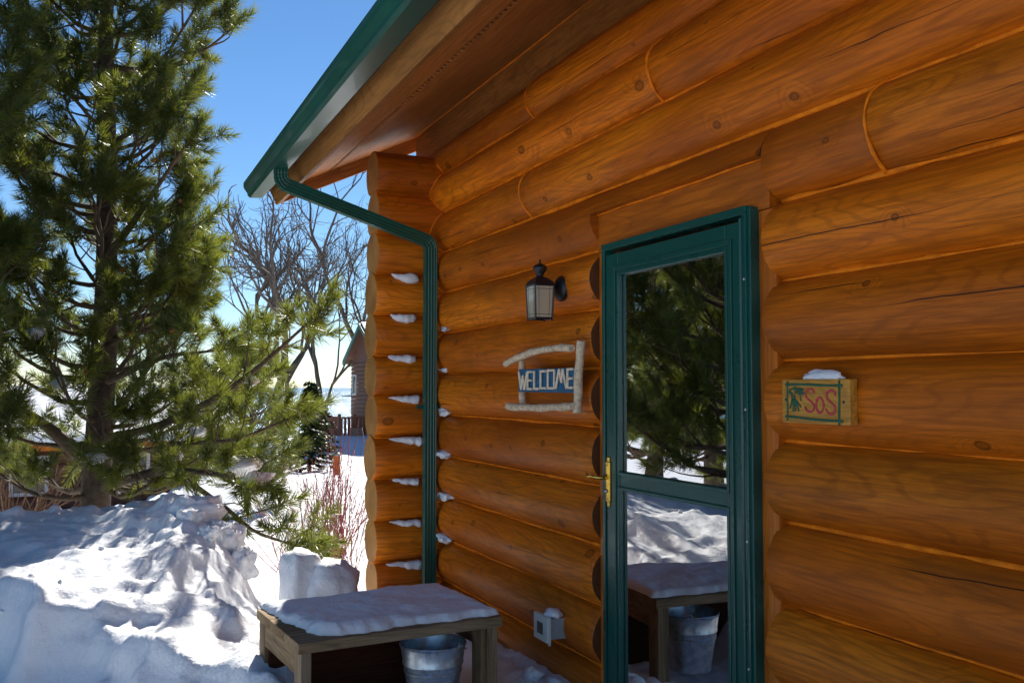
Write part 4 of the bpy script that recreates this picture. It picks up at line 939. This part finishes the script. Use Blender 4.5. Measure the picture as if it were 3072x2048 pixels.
def pine(name, label, base, lean, H, tr, prof, zs, seed, explicit=(), cones=0, dens=0.95, nn=120, per=5, tscale=1.42, sec=0.14, wd=0.0050):
    g = np.random.default_rng(seed); root = thing(name, label, 'tree', base, 'pine trees by the snow bank' if False else None)
    mb = MB(); n = 22; t = np.linspace(0, 1, n)
    TP = np.stack([lean[0] * t + 0.03 * np.sin(t * 9 + seed), lean[1] * t + 0.03 * np.cos(t * 7), H * t - 0.25], 1)
    mb.tube(TP, tr * (1 - 0.93 * t) * (1 + 0.25 * np.exp(-t * 25)) + 0.006, 12)
    v = mb.v[0]; v[:, :2] += 0.012 * np.stack([vnoise(v[:, 0] * 14, v[:, 1] * 14, v[:, 2] * 3), vnoise(v[:, 0] * 14 + 9, v[:, 1] * 14, v[:, 2] * 3)], 1)
    mb.build('trunk', 'bark', root, smooth=True, origin=base) if False else None
    tk = mb.build('trunk', 'bark', None, smooth=True); tk.parent = root
    def tp(z): return np.array([np.interp(z, TP[:, 2], TP[:, 0]), np.interp(z, TP[:, 2], TP[:, 1]), z])
    tufts = []; br = MB(); phi = g.uniform(0, 6)
    for z in zs:
        for k in range(per):
            phi += 2 * math.pi / per + g.normal(0, 0.25); L = prof(z) * g.uniform(0.72, 1.12); zz = z + g.normal(0, 0.06)
            el = g.uniform(0.15, 0.55) if z > 1.2 else g.uniform(-0.05, 0.3)
            d = np.array([math.cos(phi) * math.cos(el), math.sin(phi) * math.cos(el), math.sin(el)]); m = 7; tt = np.linspace(0, 1, m)[:, None]
            P = tp(zz) + d * L * tt + np.array([0, 0, 0.22 * L]) * tt ** 2 - np.array([0, 0, 0.12 * L]) * np.sin(tt * math.pi) + g.normal(0, 0.02, (m, 3)) * tt
            grow_limb(P, 0.012 + 0.016 * L, tufts, br, g, sec, 0.25 + 0.22 * L, 0.28, tscale, dens)
    for pts, r0, kw in explicit:
        P = np.array(pts, float) - np.array(base); m = 12; s_ = np.linspace(0, len(P) - 1, m)
        P = np.stack([np.interp(s_, np.arange(len(P)), P[:, i]) for i in range(3)], 1); P[1:-1] = (P[:-2] + 2 * P[1:-1] + P[2:]) / 4
        grow_limb(P, r0, tufts, br, g, tscale=tscale, dens=dens, **kw)
    for j in range(8): tufts.append((TP[-1] - (0, 0, 0.1 * j), np.array([g.normal(0, 0.5), g.normal(0, 0.5), 1.0]), tscale))
    bo = br.build('branches', 'branch', None, smooth=True); bo.parent = root
    needles_mesh(tufts, 'crown', root, 'needle', nn=nn, wd=wd)
    if cones:
        cm = None
        cand = [q_ for q_ in tufts if q_[2] > 0.8]; g.shuffle(np.arange(3))
        for j in range(cones):
            p, d, s_ = cand[int(g.integers(len(cand)))]
            if cm is None:
                c_ = MB(); pr_ = []
                for q_ in range(9): t_ = q_ / 8; rr_ = 0.020 * math.sin(math.pi * (0.12 + 0.86 * t_)) ** 0.8; pr_ += [(rr_ * 0.78, t_ * 0.055), (rr_, t_ * 0.055 + 0.004)]
                c_.lathe(pr_, 10); co = c_.build('pine_cone', 'cone', None); cm = co.data
            else: co = bpy.data.objects.new('pine_cone', cm); col.objects.link(co)
            co.parent = root; dn = Vector(d).normalized(); co.location = Vector(p) + dn * 0.06 + Vector((g.normal(0, 0.02), -0.02, 0.0)); co.rotation_euler = (dn + Vector((g.normal(0, 0.5), g.normal(0, 0.5), -0.3))).to_track_quat('Z', 'Y').to_euler()
    return root, tufts
def prof1(z): return float(np.interp(z, [0, 0.9, 1.6, 2.2, 3.2, 4.6, 6.0, 7.6], [0.9, 1.15, 1.05, 0.85, 0.85, 0.98, 0.75, 0.15]))
EX1 = [([(0.02, 8.5, 2.45), (0.30, 8.15, 2.85), (0.64, 7.75, 3.40)], 0.045, dict(sec=0.12, seclen=0.4, start=0.35)),
       ([(-0.05, 8.55, 0.85), (-0.35, 8.4, 1.15), (-0.95, 8.2, 1.60)], 0.075, dict(seclen=0.5, start=0.45)),
       ([(0.05, 8.5, 1.02), (0.45, 8.0, 1.12), (0.92, 7.4, 1.40), (1.22, 7.05, 1.70), (1.46, 6.85, 1.96)], 0.042, dict(sec=0.13, seclen=0.36, start=0.25)),
       ([(0.08, 8.5, 0.62), (0.45, 7.7, 0.82), (0.80, 7.0, 0.84), (1.05, 6.6, 0.78)], 0.045, dict(sec=0.13, seclen=0.38, start=0.25)),
       ([(0.60, 7.2, 0.80), (0.85, 6.75, 0.62), (1.0, 6.45, 0.48), (1.25, 6.3, 0.40)], 0.022, dict(sec=0.10, seclen=0.28, start=0.3)),
       ([(0.55, 7.6, 1.02), (0.95, 7.1, 1.06), (1.30, 6.9, 1.22)], 0.022, dict(sec=0.11, seclen=0.35, start=0.2)),
       ([(0.1, 8.4, 1.5), (0.5, 8.0, 1.7), (0.95, 7.6, 1.75)], 0.03, dict(sec=0.12, seclen=0.35, start=0.3))]
p1, tf1 = pine('pine_tree', 'tall pine tree with long dense needles and cones behind the snow bank', (0.03, 8.55, -0.15), (0.05, 0.0), 7.9, 0.125, prof1,
     list(np.arange(0.8, 2.2, 0.31)) + list(np.arange(2.2, 7.6, 0.30)), 5, EX1, 50, per=5)
def prof2(z): return float(np.interp(z, [0, 0.8, 2.0, 4.0, 6.0], [0.9, 1.3, 1.25, 1.0, 0.2]))
p2, tf2 = pine('pine_tree', 'bushy pine tree standing further left along the snow bank, only its side boughs showing', (-1.72, 7.15, 0.05), (-0.05, 0.05), 6.2, 0.10, prof2, np.arange(0.6, 6.0, 0.31), 9, [], 16, per=5, sec=0.13)
def prof3(z): return float(np.interp(z, [0, 0.5, 1.6, 2.6], [0.55, 0.75, 0.6, 0.1]))
pine('young_pine', 'young pale green pine on the slope below the tall pine', (2.25, 15.2, gz(2.25, 15.2) - 0.02), (0, 0), 2.7, 0.05, prof3, np.arange(0.4, 2.5, 0.25), 15, [], 0, nn=70, per=6, wd=0.006, tscale=1.0)
def copy_tree(src, loc, rz, sc, label):
    r_ = src.copy(); col.objects.link(r_); r_.location = loc; r_.rotation_euler = (0, 0, rz); r_.scale = (sc, sc, sc); r_['label'] = label
    for ch in list(src.children):
        if ch.name.startswith('pine_cone'): continue
        c_ = ch.copy(); col.objects.link(c_); c_.parent = r_
copy_tree(p1, (-3.3, 11.2, gz(-3.3, 11.2)), 2.1, 0.95, 'pine tree mirrored in the left part of the door glass')
copy_tree(p1, (-5.2, 12.4, gz(-5.2, 12.4)), 4.0, 1.05, 'pine tree mirrored in the right part of the door glass')
copy_tree(p2, (-5.0, 9.2, gz(-5.0, 9.2)), 1.0, 1.0, 'lower bushy pine mirrored in the door glass in front of taller ones')
# snow resting on pine boughs
G4 = 'snow clumps on the pine boughs'
for i, (x, y, z, sx, sy, sz_) in enumerate(((0.86, 6.92, 0.93, 0.13, 0.10, 0.07), (1.02, 6.62, 0.86, 0.15, 0.10, 0.055), (0.60, 7.5, 0.90, 0.09, 0.06, 0.04), (0.30, 8.0, 1.16, 0.10, 0.06, 0.035), (-0.02, 8.36, 0.86, 0.09, 0.07, 0.05), (-0.45, 7.9, 1.95, 0.08, 0.07, 0.05), (0.86, 7.6, 1.20, 0.09, 0.06, 0.04), (1.0, 7.3, 1.5, 0.06, 0.05, 0.04), (-0.1, 8.3, 1.62, 0.06, 0.05, 0.05))):
    near_ = min(tf1, key=lambda q_: (q_[0][0] + p1.location.x - x) ** 2 + (q_[0][1] + p1.location.y - y) ** 2 + (q_[0][2] + p1.location.z - z) ** 2)
    x, y, z = Vector(near_[0]) + p1.location
    blob('snow_clump', (x, y, z + 0.02), (sx, sy, sz_), 'clump of snow caught on a lower bough of the tall pine', group=G4, seed=i + 120, rough=0.35, rot=i * 0.8)

# ------------------------------------------------------------------ bare trees, spruces
def bare_tree(label, base, H, seed, spread=0.5, forks=(), r0=0.28, lean=(0, 0), nmain=4, trunk_h=0.3):
    g = np.random.default_rng(seed); root = thing('bare_tree', label, 'tree', base)
    tk = MB(); tw = MB()
    def branch(p, d, L, r, lev):
        n = 6 if lev < 3 else 4; P = [np.array(p)]; dd_ = np.array(d, float)
        for i in range(n):
            dd_ = dd_ + g.normal(0, 0.10 + 0.03 * lev, 3) + np.array([0, 0, 0.07 if lev < 4 else 0.03]); dd_ /= np.linalg.norm(dd_); P.append(P[-1] + dd_ * L / n)
        P = np.array(P); (tk if lev == 0 else tw).tube(P, np.linspace(r, max(r * 0.5, 0.006), n + 1), 8 if lev == 0 else (5 if lev < 3 else 3), cap=lev < 2)
        if lev >= 5 or L < 0.35: return
        nc = [nmain, 4, 4, 3, 3][lev]
        for c in range(nc):
            t = g.uniform(0.35, 1.0) if lev else g.uniform(0.78, 1.0)
            if c == 0: t = 1.0
            i = min(int(t * n), n - 1); q = P[i] + (P[i + 1] - P[i]) * (t * n - i); dl = P[i + 1] - P[i]; dl /= np.linalg.norm(dl)
            sd_ = np.cross(dl, g.normal(0, 1, 3)); sd_ /= np.linalg.norm(sd_); a = g.uniform(0.25, spread + 0.25) if c else g.uniform(0.1, 0.3)
            branch(q, dl * math.cos(a) + sd_ * math.sin(a), L * (g.uniform(0.5, 0.72) if lev else g.uniform(0.9, 1.5)), r * (0.62 if c else 0.75) * (0.85 if lev else 0.8), lev + 1)
    branch((0, 0, -0.3), (lean[0], lean[1], 1.0), H * trunk_h, r0, 0)
    a_ = tk.build('trunk', 'bare_bark', None, smooth=True); a_.parent = root
    b_ = tw.build('crown', 'bare_bark', None, smooth=True); b_.parent = root
    return root
def gb(x, y): return (x, y, gz(x, y))
bare_tree('large leafless tree with forked trunk rising behind the pine boughs', gb(8.5, 50.5), 11.2, 3, 0.50, r0=0.36, nmain=4, trunk_h=0.36)
bare_tree('slimmer leafless tree beside the large forked one on the shore', gb(10.1, 52.0), 9.6, 8, 0.42, r0=0.20, nmain=3, trunk_h=0.42)
bare_tree('leafless tree rising behind the brown house roof', gb(14.4, 54.0), 11.5, 12, 0.45, r0=0.30, nmain=4, trunk_h=0.42)
bare_tree('leaning leafless tree by the water left of the brown house', gb(11.2, 48.5), 7.0, 21, 0.5, r0=0.20, lean=(-0.28, 0.0), nmain=3, trunk_h=0.6)
bare_tree('small leafless tree at the water edge near the deck', gb(11.9, 53.0), 6.5, 33, 0.55, r0=0.14, lean=(0.08, 0), nmain=3, trunk_h=0.5)
def spruce(label, base, H, rad, seed, n=5200, ln=0.30):
    g = np.random.default_rng(seed); root = thing('spruce_tree', label, 'tree', base)
    mb = MB(); mb.tube([(0, 0, -0.4), (0, 0, H * 0.5), (0.03, 0, H)], [0.02 * H, 0.012 * H, 0.01], 7); t_ = mb.build('trunk', 'bark', None, smooth=True); t_.parent = root
    nb = int(n / 40); V = []
    for k in range(nb):
        t = g.random() ** 0.8; z = H * (0.05 + 0.93 * t); L = rad * (1 - t) * g.uniform(0.6, 1.1) + 0.12; ph = g.uniform(0, 2 * np.pi)
        s_ = g.random(40); px_ = np.cos(ph) * L * s_ ; py_ = np.sin(ph) * L * s_; pz_ = z - 0.35 * L * s_ + 0.18 * L * s_ ** 2
        sd_ = g.normal(0, 0.55, 40) + ph; le = ln * (1 - 0.5 * s_) * g.uniform(0.5, 1.1, 40)
        p = np.stack([px_, py_, pz_], 1); d = np.stack([np.cos(sd_) * le, np.sin(sd_) * le, g.uniform(-0.9, 0.05, 40) * le], 1)
        wv = np.stack([-np.sin(sd_), np.cos(sd_), g.normal(0, 0.6, 40)], 1) * 0.05
        V.append(np.stack([p - wv, p + wv, p + d], 1))
    V = np.concatenate(V).reshape(-1, 3); o = fastmesh('crown', V, np.arange(len(V)).reshape(-1, 3), 'spruce', root); tag(o, kind='stuff')
    return root
spruce('dark spruce at the shore in front of the lake', gb(7.6, 36.0), 3.6, 1.3, 41)
spruce('dark spruce standing behind the tall pine near the forked bare tree', gb(4.4, 31.5), 4.6, 1.3, 42)
spruce('low spruce on the slope beside the leaning bare tree', gb(9.2, 42.0), 2.6, 1.2, 43)
spruce('tall spruce far left beyond the neighbouring cabin', gb(-6.5, 38.0), 8.5, 2.3, 44)

# ------------------------------------------------------------------ shrub, bollard, neighbours
def shrub(name, label, base, n, h, spread, mat, seed, r=0.0045):
    g = np.random.default_rng(seed); mb = MB()
    for i in range(n):
        ph = g.uniform(0, 2 * np.pi); b0 = np.array([g.normal(0, spread * 0.25), g.normal(0, spread * 0.25), -0.05]); tilt = abs(g.normal(0, spread)) ; L = h * g.uniform(0.55, 1.1); m = 6
        tt = np.linspace(0, 1, m)[:, None]; d = np.array([math.cos(ph) * tilt, math.sin(ph) * tilt, 1.0]); P = b0 + d * L * tt + g.normal(0, 0.02, (m, 3)) * tt
        mb.tube(P, np.linspace(r, r * 0.4, m), 4)
        for j in range(2):
            k = int(g.integers(2, m - 1)); dj = d + g.normal(0, 0.5, 3); dj[2] = abs(dj[2]); q_ = np.stack([P[k], P[k] + dj * L * 0.16, P[k] + dj * L * 0.3 + (0, 0, 0.05)]); mb.tube(q_, [r * 0.6, r * 0.45, r * 0.3], 3)
    o = mb.build(name, mat, None, smooth=True); o.location = base; tag(o, label, 'shrub'); return o
shrub('dogwood_shrub', 'red stemmed leafless dogwood shrub growing from snow beside the corner logs', gb(2.25, 9.3), 70, 1.15, 0.42, 'red_stem', 61)
shrub('bare_shrub', 'dry brown leafless shrub just beyond the corner logs', gb(1.62, 7.0), 34, 0.85, 0.40, 'brown_stem', 62, 0.0035)
shrub('dogwood_shrub', 'sparse red stemmed twigs in snow below the low pine bough', gb(1.75, 8.6), 30, 0.9, 0.45, 'red_stem', 63, 0.0035)
shrub('bare_shrub', 'dark tangle of dry brush at the foot of the tall pine', gb(-0.75, 9.6), 60, 0.85, 0.55, 'brown_stem', 64, 0.006)
bx, by = 5.5, 22.9; bzz = gz(bx, by)
bo = thing('bollard_light', 'short orange wooden bollard post with green cap standing in snow', 'bollard', (bx, by, bzz))
board('post', (bx - 0.07, by - 0.07, bzz - 0.2), (bx + 0.07, by + 0.07, bzz + 0.52), 'log', bo, 0.008, 'z')
mb = MB(); mb.lathe([(0.13, 0.55), (0.125, 0.575), (0.05, 0.62), (0.03, 0.66), (0.002, 0.68)], 16, 'z', (bx, by, bzz)); mb.build('cap', 'trim_green', bo)
mb = MB(); mb.lathe([(0.05, 0.515), (0.05, 0.552)], 12, 'z', (bx, by, bzz)); mb.build('lamp_neck', 'white_trim', bo)

def window(parent, c, w, h, nrm='y', t=0.06):
    x, y, z = c
    def bx_(u0, u1, z0, z1, d0, d1): return ((x + u0, y + d0, z + z0), (x + u1, y + d1, z + z1)) if nrm == 'y' else ((x + d0, y + u0, z + z0), (x + d1, y + u1, z + z1))
    mb = MB()
    for q_ in ((-w / 2, -w / 2 + .08, -h / 2, h / 2), (w / 2 - .08, w / 2, -h / 2, h / 2), (-w / 2 + .08, w / 2 - .08, -h / 2, -h / 2 + .08), (-w / 2 + .08, w / 2 - .08, h / 2 - .08, h / 2)): mb.box(*bx_(*q_, -t, 0.02))
    f = mb.build('window', 'white_trim', parent); mb = MB(); mb.box(*bx_(-w / 2 + .08, w / 2 - .08, -h / 2 + .08, h / 2 - .08, -0.02, 0.01)); mb.build('pane', 'dark_glass', f); return f
def house():
    hx, hy = 13.1, 49.2; b = -1.6; L = 7.5; ev, pk = 2.7, 4.85
    h = thing('brown_house', 'brown sided house with green roof trim and deck overlooking the lake', 'house', (hx, hy, b))
    ya, yb, yp = hy - 3.7, hy + 2.0, hy - 0.9            # near wall, far wall, ridge
    mb = MB(); zz = b
    while zz < ev - 0.02:
        z2 = min(zz + 0.22, ev); mb.box((hx, ya, zz), (hx + L, yb, z2 - 0.015)); mb.box((hx - 0.025, ya - 0.025, zz), (hx + L, yb, zz + 0.16)); zz += 0.22
    mb.build('wall', 'brown_siding', h)
    def xprism(poly, x0, x1):
        n_ = len(poly); mb_ = MB(); mb_.raw([(x0, y, z) for y, z in poly] + [(x1, y, z) for y, z in poly], [(i, (i + 1) % n_, n_ + (i + 1) % n_, n_ + i) for i in range(n_)] + [tuple(range(n_)), tuple(range(2 * n_ - 1, n_ - 1, -1))]); return mb_
    yl, yr = yp - 3.5, yp + 3.5; ze = 2.75
    xprism([(ya, 2.6), (ya, 3.3), (yp, pk - 0.3), (yb, 3.6), (yb, 2.6)], hx + 0.05, hx + L).build('gable_wall', 'brown_siding', h)
    rf = xprism([(yl, ze), (yp, pk - 0.2), (yr, ze), (yr, ze + 0.16), (yp, pk - 0.04), (yl, ze + 0.16)], hx - 0.3, hx + L + 0.4).build('roof', 'brown_siding', h)
    xprism([(yl - 0.02, ze - 0.05), (yp, pk - 0.25), (yr + 0.02, ze - 0.05), (yr + 0.02, ze + 0.2), (yp, pk), (yl - 0.02, ze + 0.2)], hx - 0.38, hx - 0.302).build('rake_trim', 'trim_green', rf)
    xprism([(yl + 0.05, ze + 0.19), (yp, pk - 0.03), (yr - 0.05, ze + 0.19), (yr - 0.05, ze + 0.30), (yp, pk + 0.08), (yl + 0.05, ze + 0.30)], hx - 0.25, hx + L + 0.3).build('snow_layer', 'snow', rf)
    window(h, (hx - 0.03, hy + 1.1, 1.6), 0.7, 1.1, 'x'); window(h, (hx - 0.03, hy - 1.9, 1.75), 0.8, 1.0, 'x'); window(h, (hx + 2.4, ya - 0.04, -0.2), 1.2, 1.2)
    mb = MB(); mb.box((hx - 0.6, hy + 1.6, 0.95), (hx - 0.03, hy + 1.9, 1.02)); mb.build('bird_feeder_shelf', 'grey_plastic', h)
    # deck
    dx0, dx1, dy0, dy1, dz = hx - 1.65, hx - 0.03, hy - 2.0, hy + 1.0, -1.05
    mb = MB(); mb.box((dx0, dy0, dz - 0.28), (dx1, dy1, dz)); dk = mb.build('deck', 'red_deck', h)
    mb = MB(); mb.box((dx0 - 0.05, dy0 - 0.06, dz + 0.92), (dx1, dy0 + 0.06, dz + 1.0)); mb.box((dx0 - 0.05, dy0 + 0.07, dz + 0.92), (dx0 + 0.07, dy1, dz + 1.0)); mb.build('hand_rail', 'red_deck', dk)
    for i in range(8): x = dx0 + 0.05 + i * 0.2; mb = MB(); mb.box((x, dy0 - 0.03, dz), (x + 0.13, dy0 + 0.02, dz + 0.92)); mb.build('baluster', 'red_deck', dk)
    for x in (dx0, dx0 + 0.8, dx0 + 1.55): mb = MB(); mb.box((x - 0.06, dy0 - 0.08, dz - 0.1), (x + 0.08, dy0 + 0.07, dz + 1.15)); mb.build('rail_post', 'red_deck', dk)
    for y in np.arange(dy0 + 0.2, dy1 - 0.1, 0.22): mb = MB(); mb.box((dx0 - 0.03, y, dz), (dx0 + 0.02, y + 0.13, dz + 0.92)); mb.build('baluster', 'red_deck', dk)
    mb = MB(); mb.box((dx0 + 0.3, dy0 + 0.1, dz - 1.6), (dx0 + 0.9, dy0 + 0.6, dz - 0.28)); mb.build('pier', 'concrete', h)
    mb = MB(); mb.box((dx0 + 0.5, dy0 - 0.6, dz - 1.2), (dx0 + 1.1, dy0 - 0.12, dz + 0.45)); mb.build('pier', 'concrete', h)
house()
def neighbour():
    x0, x1, y0, y1 = -6.0, 2.3, 24.0, 30.0; b = gz(0, 24) - 1.2; ev = 0.10
    h = thing('neighbour_cabin', 'low brown log building with snowy roof behind the tall pine', 'cabin', (0, 24.0, b))
    z = b; 
    while z < ev: 
        mb = MB(); mb.tube([(x0, y0, z + 0.13), (x1, y0, z + 0.13)], 0.15, 12); mb.build('log', 'brown_siding', h, smooth=True, autosm=40); z += 0.26
    mb = MB(); mb.box((x0, y0 + 0.05, b), (x1 - 0.02, y1, ev)); mb.build('wall', 'brown_siding', h)
    mb = MB(); pk = 1.15; ym = 27
    v = [(x0 - 0.6, y0 - 0.9, ev - 0.05), (x1 + 1.0, y0 - 0.9, ev - 0.05), (x1 + 1.0, ym, pk), (x0 - 0.6, ym, pk), (x1 + 1.0, y1 + 0.6, ev), (x0 - 0.6, y1 + 0.6, ev)]
    vv = v + [(a, b_, c + 0.16) for a, b_, c in v]
    mb.raw(vv, [(0, 3, 2, 1), (3, 5, 4, 2), (6, 7, 8, 9), (9, 8, 10, 11), (0, 1, 7, 6), (4, 5, 11, 10), (1, 2, 8, 7), (2, 4, 10, 8), (0, 6, 9, 3), (3, 9, 11, 5)]); rf = mb.build('roof', 'log', h)
    mb = MB(); v2 = [(a, b_, c + 0.165) for a, b_, c in v]; v3 = [(a, b_, c + 0.36) for a, b_, c in v]; vv = v2 + v3
    mb.raw(vv, [(0, 3, 2, 1), (3, 5, 4, 2), (6, 7, 8, 9), (9, 8, 10, 11), (0, 1, 7, 6), (4, 5, 11, 10), (1, 2, 8, 7), (2, 4, 10, 8), (0, 6, 9, 3), (3, 9, 11, 5)]); mb.build('snow_layer', 'snow', rf, smooth=False)
    mb = MB(); mb.box((x1 + 1.003, y0 - 0.95, ev - 0.06), (x1 + 1.06, y0 - 0.6, ev + 0.14)); mb.build('rake_trim', 'trim_green', rf)
    window(h, (-1.3, y0 - 0.12, -0.55), 0.8, 0.9); window(h, (-3.6, y0 - 0.12, -0.55), 0.8, 0.9); window(h, (0.9, y0 - 0.12, -0.55), 0.7, 0.9)
neighbour()
